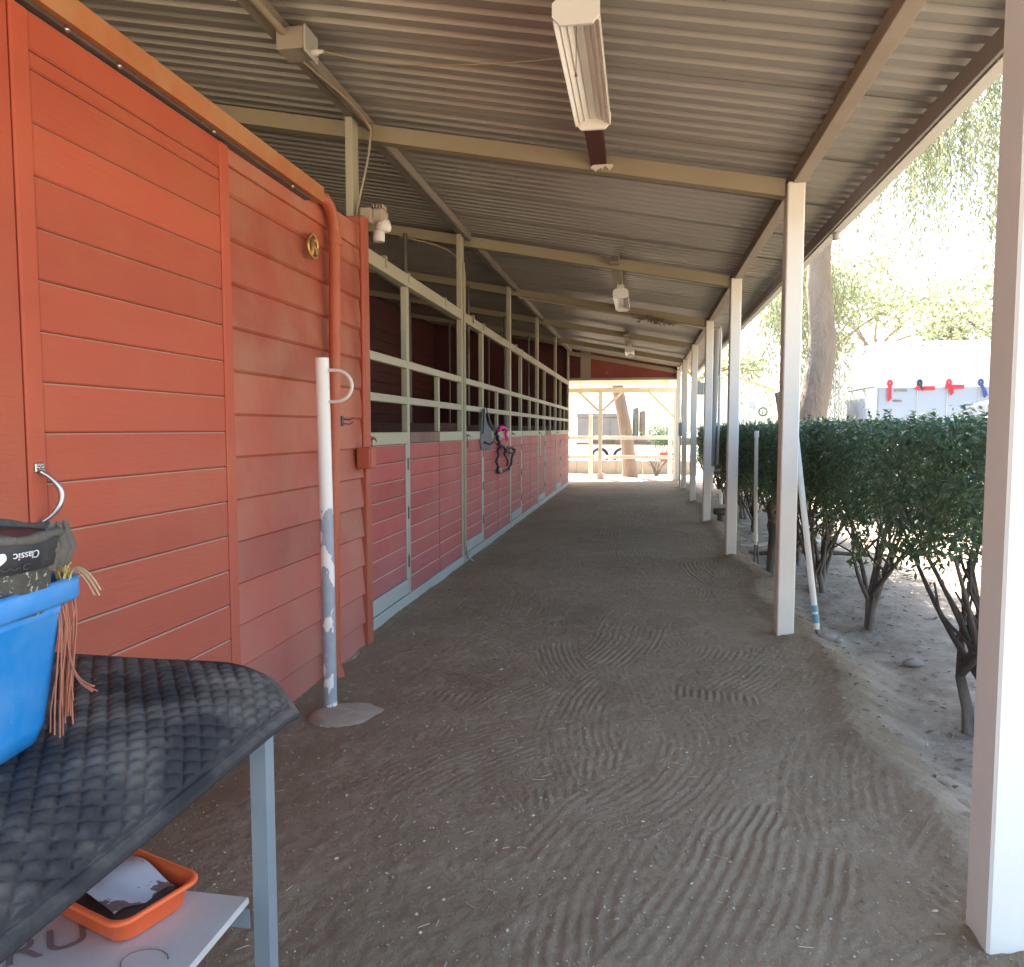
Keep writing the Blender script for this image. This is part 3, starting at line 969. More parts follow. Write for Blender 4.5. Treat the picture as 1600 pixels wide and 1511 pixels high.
wire('cable', [(-1.83, -1.1, 3.375), (-1.83, 3.82, 3.375)], .022, M['cable'], 'thick tan conduit running along the purlin into the near junction box', 'conduit')
wire('cable', bez((-1.64, 3.9, 3.30), (-1.3, 3.92, 3.18), (-.8, 3.8, 3.12), (-.36, 3.6, 3.03)), .0035, M['cable'], 'thin sagging wire from the junction box to the nearest light')

jb = thing('junction_box', (-1.80, 3.88, 3.28), 'grey junction box with a pale cover hung on the purlin', 'junction box')
b = MB().box((-1.87, 3.82, 3.29), (-1.72, 3.97, 3.40), .004); b.build('box', M['purlin'], jb)
b = MB().box((-1.719, 3.815, 3.27), (-1.708, 3.975, 3.405), .003); b.build('cover', M['gutter'], jb)
b = MB().lathe([(.018, 0), (.018, .03), (.011, .035), (.009, .06)], (-1.708, 3.90, 3.30), 10, 'X'); b.build('gland', M['grey_white'], jb)

# twin-head flood light at the corner
fd = thing('flood_light', (-1.80, 4.93, 2.62), 'dusty white double flood light on the corner above the nearest stall door', 'flood light')
b = MB().box((-1.84, 4.90, 2.70), (-1.76, 4.98, 2.80), .008); b.build('mount', M['cable'], fd)
b = MB()
b.box((-1.77, 4.93, 2.715), (-1.69, 5.05, 2.80), .012)
for i in range(4): b.box((-1.765 + .02 * i, 4.95, 2.80), (-1.757 + .02 * i, 5.03, 2.83), .002)
b.build('lamp_head', M['cable'], fd)
b = MB().lathe([(.02, .075), (.045, .06), (.052, .02), (.048, 0), (.035, -.01)], (-1.71, 5.0, 2.67), 14); b.build('reflector', M['white'], fd)
b = MB().lathe([(.036, 0), (.040, .02), (.040, .07), (.028, .075)], (-1.74, 4.99, 2.595), 12); b.build('sensor', M['white'], fd)

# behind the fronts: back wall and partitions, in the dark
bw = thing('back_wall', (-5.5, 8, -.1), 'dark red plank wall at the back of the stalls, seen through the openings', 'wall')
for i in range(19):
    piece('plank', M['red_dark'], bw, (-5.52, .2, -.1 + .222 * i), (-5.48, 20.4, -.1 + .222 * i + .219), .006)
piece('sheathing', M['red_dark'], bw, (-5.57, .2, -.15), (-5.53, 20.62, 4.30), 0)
pl = ['partition wall inside the barn before the nearest stall', 'partition wall between the first and second stalls', 'partition wall between the second and third stalls',
      'partition wall between the third and fourth stalls', 'partition wall between the fourth and fifth stalls', 'partition wall closing the farthest stall']
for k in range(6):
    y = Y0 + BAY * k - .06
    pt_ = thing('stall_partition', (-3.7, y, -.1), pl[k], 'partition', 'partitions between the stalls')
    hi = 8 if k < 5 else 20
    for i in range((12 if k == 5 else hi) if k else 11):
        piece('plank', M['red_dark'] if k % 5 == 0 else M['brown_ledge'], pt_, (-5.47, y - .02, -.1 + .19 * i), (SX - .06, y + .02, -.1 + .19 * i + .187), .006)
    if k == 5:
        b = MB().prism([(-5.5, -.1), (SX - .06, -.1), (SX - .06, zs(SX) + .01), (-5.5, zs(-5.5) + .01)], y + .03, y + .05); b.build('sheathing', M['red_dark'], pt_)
    if 0 < k < 5:
        for x in (-5.2, -4.3, -3.4, -2.5):
            b = MB().tube([(x, y, 1.42), (x, y, zb(x) + .002)], .022, 8); b.build('pipe_post', M['steel_dark'], pt_)
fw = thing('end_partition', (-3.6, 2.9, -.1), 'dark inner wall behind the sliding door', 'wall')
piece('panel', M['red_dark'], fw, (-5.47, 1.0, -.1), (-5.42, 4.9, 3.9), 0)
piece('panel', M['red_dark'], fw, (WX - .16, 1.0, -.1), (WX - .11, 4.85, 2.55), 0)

# ------------------------------------------------------------------ red gable at the far end and the porch behind it
gb = thing('gable_wall', (-.5, 20.5, 2.66), 'red painted gable boarding under the far end of the roof', 'wall')
def gable_board(x0, x1):
    b = MB()
    b.prism([(x0, 2.705), (x1, 2.705), (x1, zs(x1) + .012), (x0, zs(x0) + .012)], 20.50, 20.53)
    return b
for x0, x1 in ((-5.4, -4.2), (-4.2, -3.1), (-3.1, -1.62), (-1.35, -.16), (-.158, .86)):
    gable_board(x0 + .002, x1).build('panel', M['red_gable'] if x0 > -2 else M['red_dark'], gb)
b = MB().prism([(-5.4, 2.66), (.90, 2.66), (.90, zs(.90) + .01), (-5.4, zs(-5.4) + .01)], 20.535, 20.55); b.build('sheathing', M['red_dark'], gb)
gable_board(-1.618, -1.352).build('panel', M['purlin'], gb)
piece('bottom_trim', M['purlin'], gb, (-5.4, 20.46, 2.64), (.90, 20.54, 2.703), .004)
b = MB().box((-.98, 20.47, 2.80), (-.90, 20.498, 2.88), .006); b.build('outlet_box', M['red_trim'], gb)

porch = thing('porch', (-.5, 21.3, -.05), 'cream timber porch with a braced post beyond the end of the aisle', 'porch')
pr = MB(); pr.prism([(20.56, 2.757), (22.55, 2.623), (22.55, 2.65), (20.56, 2.785)], -5.2, 1.0, 'X'); pr.build('roof_deck', M['cream'], porch)
for x in (-4.0, -3.25, -2.5, -1.75, -.94, -.13, .68):
    b = MB(); b.prism([(20.57, 2.665), (22.5, 2.530), (22.5, 2.625), (20.57, 2.755)], x - .022, x + .022, 'X'); b.build('rafter', M['cream'], porch)
piece('header', M['cream'], porch, (-5.2, 22.0, 2.385), (1.0, 22.08, 2.528), .004)
for x in (-1.17, -4.2):
    piece('post', M['cream'], porch, (x - .055, 21.99, .10), (x + .055, 22.09, 2.384), .005)
    b = MB().bar((x - .055, 22.04, 1.88), (x - .60, 22.04, 2.40), .07, .115, .004, up=(0, 1, 0)); b.build('brace', M['cream'], porch)
    b = MB().bar((x + .055, 22.04, 1.88), (x + .60, 22.04, 2.40), .07, .115, .004, up=(0, 1, 0)); b.build('brace', M['cream'], porch)
    piece('footing', M['cream'] if x > -2 else M['concrete'], porch, (x - .09, 21.93, -.12), (x + .12, 22.13, .10), .01)
b = MB().bar((.88, 22.04, 1.70), (.18, 22.04, 2.40), .07, .115, .004, up=(0, 1, 0)); b.build('brace', M['cream'], porch)
piece('post', M['cream'], porch, (.87, 21.99, -.1), (.97, 22.09, 2.384), .005)

fn = thing('rail_fence', (-.4, 22.5, -.05), 'white two-rail wooden fence across the far end of the aisle', 'fence')
for x in (-3.6, -1.47, .80):
    piece('post', M['fence_white'], fn, (x - .055, 22.42, -.15), (x + .055, 22.53, 1.78 if x < 0 and x > -2 else 1.45), .006)
for z in (.50, 1.06):
    piece('rail', M['fence_white'], fn, (-5.5, 22.36, z), (1.0, 22.415, z + .105), .005)

# ------------------------------------------------------------------ fluorescent lights
def light(y0, label, near):
    L = thing('ceiling_light', (-.26, y0 + .52, 2.78), label, 'ceiling light', 'strip lights hung along the aisle')
    y1 = y0 + 1.03
    x0, x1 = -.345, -.175
    zc = 2.90
    # end caps: eight-sided plates
    def octa(y, t):
        b = MB()
        P = [(x0 + .025, zc - .05), (x1 - .025, zc - .05), (x1 + .004, zc - .018), (x1 + .004, zc + .03), (x1 - .025, zc + .058), (x0 + .025, zc + .058), (x0 - .004, zc + .03), (x0 - .004, zc - .018)]
        b.prism(P, y, y + t)
        return b
    octa(y0, .014).build('end_cap', M['white'], L)
    octa(y1 - .014, .014).build('end_cap', M['white'], L)
    # open reflector trough: folded metal
    b = MB()
    S = [(x0, zc - .036), (x0 + .016, zc - .020), (x0 + .022, zc - .024), (x0 + .040, zc - .004), (x0 + .046, zc - .010), (x0 + .066, zc + .006), (x0 + .072, zc + .000), (x0 + .098, zc + .000), (x0 + .104, zc + .006), (x1 - .046, zc - .010), (x1 - .040, zc - .004), (x1 - .022, zc - .024), (x1 - .016, zc - .020), (x1, zc - .036)]
    T = [(x1 + .0015, zc - .035), (x1 + .0015, zc + .020), (x1 - .03, zc + .045), (x0 + .03, zc + .045), (x0 - .0015, zc + .020), (x0 - .0015, zc - .035)]
    b.prism(S + T, y0 + .0145, y1 - .0145)
    b.build('housing', M['lens'], L)
    if near:
        b = MB().tube([(-.262, y0 + .05, zc - .02), (-.262, y0 + .051, zc - .20)], .0018, 5)
        b.lathe([(.001, -.018), (.006, -.014), (.002, 0)], (-.262, y0 + .051, zc - .20), 6)
        b.build('pull_cord', M['cable_dark'], L)
    b = MB().box((-.30, y0 - .02, zc + .059), (-.22, y0 + .10, zc + .10), .004)
    b.build('ballast_box', M['grey_white'], L)
    for yy in (y0 + .06, y1 - .06):
        b = MB()
        if near:
            b.box((-.32, yy - .02, zc + .052), (-.314, yy + .02, 3.044), 0)
            b.box((-.206, yy - .02, zc + .052), (-.2, yy + .02, 3.044), 0)
        else:
            b.tube([(-.27, yy, zc + .05), (-.30, yy, 3.05)], .006, 6)
            b.tube([(-.25, yy, zc + .05), (-.245, yy, 3.05)], .006, 6)
        b.build('hanger', M['red_dark'] if near else M['grey_white'], L)
    return L
light(2.96, 'nearest white strip light, seen from below with its pull cord', True)
light(9.0, 'second white strip light, hung beyond the second beam', False)
light(15.3, 'farthest white strip light, small and close to the gable', False)

# pipe with a dead vine clump under the third beam
wire('cable', [(-1.8, 11.20, zb(-1.8) - .02), (-.2, 11.20, zb(-.2) - .025), (.86, 11.21, zb(.86) - .03), (1.02, 11.25, 2.76)], .022, M['purlin'], 'grey pipe strapped under the third beam running out to the downpipe', 'pipe', 8)
V, F = [], []
for i in range(260):
    c = np.array([rng.normal(.16, .13), rng.normal(11.17, .03), 0]); c[2] = zb(c[0]) - .03 + rng.normal(-.01, .025)
    d = rng.normal(size=3); d /= np.linalg.norm(d); n_ = np.cross(d, rng.normal(size=3)); n_ /= np.linalg.norm(n_)
    b0 = len(V); L = rng.uniform(.015, .04)
    V += [c - d * L, c + n_ * L * .25, c + d * L, c - n_ * L * .25]; F += [(b0, b0 + 1, b0 + 2), (b0, b0 + 2, b0 + 3)]
ob = link(bpy.data.objects.new('nest', np_mesh('nest', V, F, M['litter'])))
tag(ob, 'ragged bird nest of dry stems stuck to the third beam', 'nest')

# ------------------------------------------------------------------ hitching pole
hp = thing('hitching_pole', (-1.545, 3.61, -.06), 'upright metal hitching pole with flaking white paint and a bent tie ring', 'hitching pole')
b = MB(); b.tube([(-1.545, 3.61, -.08), (-1.548, 3.61, .8), (-1.555, 3.60, 1.700)], .0335, 18); b.build('pole', M['pole'], hp)
b = MB()
pts = [(-1.552, 3.60, 1.640), (-1.50, 3.60, 1.640)]
for i in range(1, 13):
    a = math.pi * i / 13
    pts.append((-1.487 + .085 * math.sin(a), 3.60, 1.563 + .077 * math.cos(a)))
pts += [(-1.50, 3.60, 1.486), (-1.552, 3.60, 1.486)]
b.tube(pts, .0085, 10); b.build('tie_ring', M['grey_white'], hp)
b = MB(); b.lathe([(.22, -.06), (.19, -.016), (.15, -.004), (.03, .0)], (-1.42, 3.55, -.047), 30, sx=1.0, sy=.85)
for i, p in enumerate(b.v):
    q = Vector(p); a = math.atan2(q.y - 3.55, q.x + 1.40)
    b.v[i] = (q.x + .008 * math.sin(3 * a + 1), q.y + .008 * math.cos(2 * a), q.z + .003 * math.sin(5 * a))
b.build('footing', M['concrete'], hp)

# ------------------------------------------------------------------ work table, pad, bucket, tray
TZ = .70
tb = thing('work_table', (-1.25, 1.1, -.06), 'blue-grey steel table with a lower shelf under the black quilted pad', 'table')
for (x, y) in ((-.835, 1.50), (-1.68, 1.50), (-.835, .35), (-1.68, .35)):
    sx_ = 1 if x > -1 else -1
    b = MB()
    b.prism([(x, y), (x + .045 * 1, y), (x + .045, y + .0045), (x + .0045, y + .0045)] if False else [(x + .006, y), (x + .042, y), (x + .042, y + .038), (x + .037, y + .038), (x + .037, y + .005), (x + .006, y + .005)], -.09, TZ - .012, 'Z')
    b.build('leg', M['table_steel'], tb)
piece('top', M['table_top'], tb, (-1.72, .28, TZ - .025), (-.862, 1.56, TZ), .004)
piece('apron', M['table_steel'], tb, (-.862 - .03, .30, TZ - .07), (-.862 - .026, 1.49, TZ - .026), .001)
piece('apron', M['table_steel'], tb, (-1.68, 1.535, TZ - .04), (-.84, 1.539, TZ - .026), .001)
shelf = MB(); shelf.box((-1.70, .33, .314), (-.835, 1.495, .33), .003)
shelf = shelf.build('shelf', M['shelf'], tb)
piece('brace', M['table_steel'], tb, (-1.68, 1.502, .25), (-.84, 1.507, .295), .001)
def letters(txt, size, M4, m, parent, name='lettering', ext=.0004):
    cu = bpy.data.curves.new(name, 'FONT')
    cu.body = txt; cu.size = size; cu.extrude = ext
    cu.materials.append(m)
    tmp = bpy.data.objects.new('tmp', cu); link(tmp)
    dg = bpy.context.evaluated_depsgraph_get()
    me = bpy.data.meshes.new_from_object(tmp.evaluated_get(dg))
    bpy.data.objects.remove(tmp); bpy.data.curves.remove(cu)
    o0 = root_org(parent)
    me.transform(M4)
    me.transform(Matrix.Translation(-o0))
    o = link(bpy.data.objects.new(name, me)); o.parent = parent
    return o
letters('RU', .115, Matrix.Translation((-1.185, 1.205, .3318)) @ Matrix.Rotation(R(42), 4, 'Z'), M['ink'], shelf)
cr = MB(); cr.tube([(-.93 + .045 * math.cos(a), 1.27 + .035 * math.sin(a), .3306) for a in np.linspace(.4, 5.4, 14)], .0012, 4, False); cr.build('pencil_ring', M['ink'], shelf)

# orange tray with paper in it
ty = thing('paint_tray', (-1.06, 1.42, .333), 'orange plastic tray with a stained sheet of paper in it, on the lower shelf', 'tray')
c0 = Vector((-1.078, 1.408, .3335)); ang = R(33)
ux = Vector((math.cos(R(71)), math.sin(R(71)), 0)); uy = Vector((-ux.y, ux.x, 0))
def rrect(hx_, hy_, r, n=5):
    P = []
    for sx_, sy_, a0 in ((1, 1, 0), (-1, 1, 90), (-1, -1, 180), (1, -1, 270)):
        for i in range(n + 1):
            a = R(a0 + 90 * i / n)
            P.append((sx_ * (hx_ - r) + r * math.cos(a), sy_ * (hy_ - r) + r * math.sin(a)))
    return P
def tub(mb, c, ax, ay, rings, r, n=5, close_in=True, az=Vector((0, 0, 1))):
    """rings: (half x, half y, z) from outside bottom over the rim to inside bottom"""
    vs, m = [], None
    for hx_, hy_, z in rings:
        P = rrect(hx_, hy_, min(r, hx_, hy_), n)
        m = len(P)
        vs += [c + ax * p[0] + ay * p[1] + az * z for p in P]
    fs = []
    for i in range(len(rings) - 1):
        for k in range(m):
            k2 = (k + 1) % m
            fs.append((i * m + k, i * m + k2, (i + 1) * m + k2, (i + 1) * m + k))
    mb.add(vs, fs, True)
    mb.add(vs[:m], [tuple(range(m))[::-1]])
    mb.add(vs[-m:], [tuple(range(m))])
HX, HY = .092, .124
b = MB(); tub(b, c0, ux, uy, [(HX - .016, HY - .016, 0), (HX - .012, HY - .012, .004), (HX - .004, HY - .004, .048), (HX + .010, HY + .010, .050), (HX + .010, HY + .010, .057), (HX + .002, HY + .002, .059), (HX - .006, HY - .006, .053), (HX - .016, HY - .016, .010)], .035)
b.build('tray', M['tray'], ty)
b = MB(); tub(b, c0, ux, uy, [(HX - .020, HY - .020, .0105), (HX - .018, HY - .018, .034), (HX - .03, HY - .03, .038), (HX - .07, HY - .07, .042)], .03)
b.build('powder', M['soil'], ty)
pv, pf = [], []
for i in range(13):
    for j in range(9):
        u, v = i / 12 - .5, j / 8 - .5
        z = .053 + .014 * math.sin(u * 5 + 1.2) * (v + .6) + .018 * max(0, -u - .1) + .006 * math.sin(9 * v + 3 * u)
        pv.append(c0 + ux * (v * .135 + .004 + u * .03) + uy * (u * .20 + .008) + Vector((0, 0, z)))
for i in range(12):
    for j in range(8):
        pf.append((i * 9 + j, i * 9 + j + 1, (i + 1) * 9 + j + 1, (i + 1) * 9 + j))
b = MB().add(pv, pf, True)
tag(b.build('paper_sheet', M['paper'], None), 'crumpled white paper with brown stains lying in the orange tray', 'paper')

# black quilted saddle pad, draped over the table front
def pad():
    prof = []                                        # (x, z) from the wall to the hem
    for x in np.linspace(-1.72, -1.02, 48): prof.append((x, .792))
    for i in range(1, 15):
        a = i / 14
        prof.append((-1.02 + .15 * a, .792 - .028 * a * a))
    for i in range(1, 15):
        a = i / 14
        prof.append((-.87 + .097 * a, .764 - .068 * a ** 1.05))
    prof = np.array(prof)
    seg = np.r_[0, np.cumsum(np.hypot(np.diff(prof[:, 0]), np.diff(prof[:, 1])))]
    S = seg[-1]
    nu, nv = 330, 430
    us = np.linspace(0, S, nu)
    px = np.interp(us, seg, prof[:, 0]); pz = np.interp(us, seg, prof[:, 1])
    tx = np.gradient(px, us); tz = np.gradient(pz, us)
    nx_, nz_ = -tz, tx
    V = np.zeros((nv, nu, 3)); N = np.zeros((nv, nu, 3))
    for j in range(nu):
        q = (us[j] - (S - .30)) / .30                # the far corner is rounded off towards the hem
        ymax = 1.71 - (.085 * max(0, q) ** 2.6)
        ymax += .008 * math.sin(us[j] * 9)
        y = np.linspace(.45, ymax, nv)
        V[:, j, 0] = px[j]; V[:, j, 1] = y; V[:, j, 2] = pz[j]
        N[:, j, 0] = nx_[j]; N[:, j, 2] = nz_[j]
    uu = us[None, :] + 0 * V[:, :, 1]; yy = V[:, :, 1]
    edge = np.minimum(S - uu, (yy.max(0)[None, :] - yy))
    D = .041
    q = np.abs(np.sin(math.pi * (uu + yy * .75) / D) * np.sin(math.pi * (uu - yy * .75) / D))
    h = .0105 * q ** .30 * sstep(.026, .036, edge)
    h += .004 * sstep(.028, .022, edge) * sstep(0, .006, edge)       # bound edge
    h += .006 * vnoise(uu, yy, .20, 21)
    # soft sag: the pad dips between what it lies on and droops past the table end
    V[:, :, 2] += -.018 * sstep(1.55, 1.74, yy) + .010 * vnoise(uu, yy, .35, 22)
    V += N * h[:, :, None]
    top = V.reshape(-1, 3)
    bot = (V - N * (h[:, :, None] + .010)).reshape(-1, 3)
    id_ = np.arange(nv * nu).reshape(nv, nu)
    Fq = np.stack([id_[:-1, :-1], id_[:-1, 1:], id_[1:, 1:], id_[1:, :-1]], -1).reshape(-1, 4)
    K = nv * nu
    ring = np.concatenate([id_[0, :], id_[1:, -1], id_[-1, -2::-1], id_[-2:0:-1, 0]])
    r2 = np.roll(ring, -1)
    m = len(ring); a0 = 2 * K
    sv = np.concatenate([top[ring], bot[ring]])
    i_ = np.arange(m); j_ = (i_ + 1) % m
    side = np.stack([a0 + i_, a0 + m + i_, a0 + m + j_, a0 + j_], -1)
    return np.concatenate([top, bot, sv]), np.concatenate([Fq, Fq[:, ::-1] + K, side])
sp = thing('saddle_pad', (-1.2, 1.1, TZ), 'black quilted saddle pad draped dusty over the table edge', 'saddle pad')
pv, pf = pad()
o_ = link(bpy.data.objects.new('quilted_cloth', np_mesh('quilted_cloth', pv - np.array(sp.location), pf, M['pad'], True))); o_.parent = sp
# padding under the cloth, which lifts it off the table
b = MB(); b.box((-1.70, .5, TZ + .002), (-.89, 1.56, .752), .008); b.build('lining', M['boot'], sp)

# blue bucket with rounded corners
bk = thing('bucket', (-1.20, 1.05, .80), 'blue plastic rectangular bucket standing on the quilted pad', 'bucket')
cb = Vector((-1.194, 1.062, .797))
ax = Vector((math.cos(R(8)), math.sin(R(8)), 0)); ay = Vector((-ax.y, ax.x, 0))
b = MB()
tub(b, cb, ax, ay, [(.150, .095, .0), (.165, .108, .006), (.178, .115, .04), (.203, .134, .230), (.204, .135, .232), (.206, .137, .240), (.2045, .136, .242), (.207, .138, .250)], .055, 7)
body_ = b.build('body', M['bucket'], bk)
b = MB()
tub(b, cb, ax, ay, [(.206, .137, .2505), (.222, .152, .252), (.226, .156, .258), (.227, .157, .288), (.222, .152, .294), (.212, .142, .292), (.206, .136, .270), (.205, .135, .2506)], .060, 7)
b.build('rim', M['bucket'], bk)
b = MB(); tub(b, cb, ax, ay, [(.19, .12, .2), (.203, .133, .262), (.15, .10, .266)], .05, 7); b.build('inside', M['boot'], bk)

# horse boot stuffed into the bucket: neoprene cuff, fuzzy rim, fleece body
hb = thing('horse_boot', (-1.2, 1.06, 1.06), 'black padded horse boot stuffed into the blue bucket, dusty and fleece lined', 'horse boot')
cx_ = Vector((-1.138, 1.065, 0))
def ringtube(z0, z1, hx_, hy_, hx2, hy2, m, name, wob=.004, n=60, rows=10, tilt=.05):
    vs, fs = [], []
    for i in range(rows + 1):
        t_ = i / rows
        for k in range(n):
            a = 2 * math.pi * k / n
            bul = 1 + .02 * math.sin(math.pi * t_)
            w = wob * (math.sin(7 * a + 3 * t_) + math.sin(13 * a - 5 * t_ + 1)) * .5
            X = (hx_ + (hx2 - hx_) * t_) * bul + w; Yy = (hy_ + (hy2 - hy_) * t_) * bul + w
            ca, sa = math.cos(a), math.sin(a)
            e = .72
            vx = X * math.copysign(abs(ca) ** e, ca); vy = Yy * math.copysign(abs(sa) ** e, sa)
            p = cx_ + ax * vx + ay * vy
            vs.append((p.x, p.y, z0 + (z1 - z0) * t_ - tilt * (vx - .15)))
    for i in range(rows):
        for k in range(n):
            k2 = (k + 1) % n
            fs.append((i * n + k, i * n + k2, (i + 1) * n + k2, (i + 1) * n + k))
    b = MB().add(vs, fs, True)
    b.add(vs[-n:], [tuple(range(n))])
    return b.build(name, m, hb)
ringtube(1.045, 1.130, .160, .105, .172, .112, M['fleece'], 'fleece_body', .004, tilt=.02)
cuff = ringtube(1.124, 1.176, .176, .118, .184, .122, M['boot'], 'cuff', .0008, tilt=.03)
b = MB()
pts = []
for k in range(41):
    a = 2 * math.pi * k / 40
    ca, sa = math.cos(a), math.sin(a)
    vx = .183 * math.copysign(abs(ca) ** .72, ca); vy = .121 * math.copysign(abs(sa) ** .72, sa)
    p = cx_ + ax * vx + ay * vy
    pts.append((p.x, p.y, 1.178 - .03 * (vx - .15) + .002 * math.sin(9 * a)))
b.tube(pts, [.008 + .0015 * math.sin(17 * i) for i in range(41)], 8, False); b.build('fuzzy_rim', M['fluff'], hb)
b = MB()
for i in range(9):
    p = cx_ + ax * (.176 + .003 * math.sin(i * 2)) + ay * (.045 + .006 * i)
    b.tube([(p.x - .016, p.y, 1.115), (p.x - .004 + .003 * math.sin(5 * i), p.y - .004, 1.150), (p.x - .012, p.y, 1.184 + .010 * math.sin(i * 1.7))], [.007, .012, .004], 7)
b.build('tuft', M['fluff'], hb)
# upside-down white wording and printed blot on the cuff face
def cuff_at(v, z, lift):
    t_ = min(max((z - 1.123) / .052, 0), 1)
    bul = 1 + .02 * math.sin(math.pi * t_)
    X = (.176 + .008 * t_) * bul; Y = (.118 + .004 * t_) * bul
    vx = X * max(0, 1 - (abs(v) / Y) ** (2 / .72)) ** .36 + lift
    p = cx_ + ax * vx + ay * v
    return (p.x, p.y, z)
tx = letters('Classic', .0175, Matrix.Identity(4), M['print'], cuff, ext=.0005)
o0 = root_org(cuff)
for v_ in tx.data.vertices:
    q = v_.co + o0
    v_.co = Vector(cuff_at(-.012 - q.x, 1.158 - q.y, .0022 + q.z)) - o0
b = MB()
b.add([cuff_at(-.078 + .009 * math.cos(a), 1.152 + .010 * math.sin(a) * (1 + .2 * math.sin(3 * a)), .003) for a in np.linspace(0, 6.283, 19)[:-1]], [tuple(range(18))])
b.build('logo', M['print'], cuff)
b = MB()
b.tube([cuff_at(-.034 + .006 * math.cos(a), 1.134 + .0045 * math.sin(a), .002) for a in np.linspace(.5, 5.2, 12)], .0007, 5)
b.tube([cuff_at(-.045 - .004 * k, 1.133 + .002 * math.sin(2 * k), .002) for k in range(8)], .0006, 5)
b.build('stitching', M['fluff'], cuff)

# twine: a tuft over the rim and a long tassel down the bucket's side
tw = thing('twine_tassel', (-.985, 1.19, .80), 'tassel of frayed orange twine hanging down the side of the bucket', 'twine')
rr = random.Random(3)
for i in range(19):
    x0, y0 = -1.000 + rr.uniform(-.006, .006), 1.20 + rr.uniform(-.02, .02)
    xe, ye = -1.012 + rr.uniform(-.013, .012), 1.185 + rr.uniform(-.025, .02)
    ze = .815 + rr.uniform(-.012, .05)
    P = bez((x0 - .012, y0, 1.06), (x0 + rr.uniform(0, .008), y0, 1.0), (xe + rr.uniform(-.012, .012), ye, .93), (xe, ye, ze), 9)
    b = MB().tube(P, .0016, 5); b.build('strand', M['twine'], tw)
for i in range(6):
    P = bez((-1.00, 1.19, .97), (-.995 + rr.uniform(0, .01), 1.185, .93), (-.98, 1.18, .90 + rr.uniform(-.01, .01)), (-.945 + rr.uniform(-.01, .01), 1.185, .893 + rr.uniform(-.008, .008)), 8)
    b = MB().tube(P, .0014, 5); b.build('strand', M['twine'], tw)
tw2 = thing('twine_tuft', (-.99, 1.19, 1.09), 'tuft of yellow and straw-coloured twine poking over the bucket rim', 'twine')
for i in range(5):
    P = bez((-.995, 1.19, 1.075), (-.985, 1.18, 1.11 + .004 * i), (-.965 + .004 * i, 1.18, 1.12), (-.935 + .003 * i, 1.18, 1.062 + .01 * (i % 3)), 9)
    b = MB().tube(P, .0015, 5); b.build('strand', M['straw'], tw2)
for i in range(18):
    x0 = -1.008 + .022 * rr.random(); y0 = 1.172 + .02 * rr.random()
    P = bez((x0, y0, 1.072), (x0 + .002, y0 - .002, 1.09), (x0 + rr.uniform(-.008, .008), y0 - .002, 1.105), (x0 + rr.uniform(-.012, .014), y0, 1.112 + rr.uniform(-.010, .010)), 7)
    b = MB().tube(P, .0014, 5); b.build('strand', M['twine_y'], tw2)

# ------------------------------------------------------------------ halter and fly mask hung on the second stall front
HXX = SX + .03
hl = thing('halter', (HXX, 10.3, .78), 'dark webbing horse halter with a bright pink fleece pad hung on the second stall', 'halter')
def web(name, pts, m=M['navy'], w=.015, parent=hl, dx=0):
    b = MB().tube([(HXX + dx + .012 * math.sin(i * 1.3), y, z) for i, (y, z) in enumerate(pts)], w, 8, True)
    return b.build(name, m, parent)
def smooth2(pts, n=4):
    P = [Vector((p[0], p[1], 0)) for p in pts]
    out = []
    for i in range(len(P) - 1):
        p0, p1, p2, p3 = P[max(i - 1, 0)], P[i], P[i + 1], P[min(i + 2, len(P) - 1)]
        for k in range(n):
            t_ = k / n
            q = .5 * ((2 * p1) + (p2 - p0) * t_ + (2 * p0 - 5 * p1 + 4 * p2 - p3) * t_ * t_ + (3 * p1 - p0 - 3 * p2 + p3) * t_ ** 3)
            out.append((q.x, q.y))
    out.append((P[-1].x, P[-1].y))
    return out
web('crown_strap', smooth2([(9.72, 1.324), (9.78, 1.28), (9.84, 1.236), (9.93, 1.169), (10.21, 1.118)]), w=.02)
web('noseband', smooth2([(10.21, 1.118), (10.60, 1.10), (10.98, 1.07), (11.02, 1.014), (10.69, .85), (10.62, .79)]), w=.017, dx=.02)
web('chin_strap', smooth2([(10.62, .79), (10.2, .775), (9.89, .80), (9.80, .90), (9.85, 1.02), (10.0, 1.10), (10.21, 1.112)]), w=.017)
web('cheek_strap', smooth2([(10.28, 1.09), (10.36, 1.0), (10.55, .85)]), w=.015, dx=.01)
web('noseband_lining', smooth2([(10.21, 1.095), (10.40, 1.046), (10.83, 1.01), (11.0, 1.05)]), w=.013, dx=.03)
web('fleece_pad', smooth2([(9.86, 1.335), (10.02, 1.372), (10.28, 1.372), (10.42, 1.33), (10.45, 1.20)]), M['pink'], .022, dx=.012)
for (y, z) in ((9.84, 1.236), (9.89, .81), (10.62, .80), (10.25, 1.11)):
    b = MB().tube([(HXX + .035, y + .045 * math.cos(a), z + .022 * math.sin(a)) for a in np.linspace(0, 6.283, 13)], .0055, 6, False)
    b.build('ring', M['chrome'], hl)
fm = thing('fly_mask', (HXX, 9.15, 1.1), 'grey mesh fly mask hanging by its strap from the stall rail', 'fly mask')
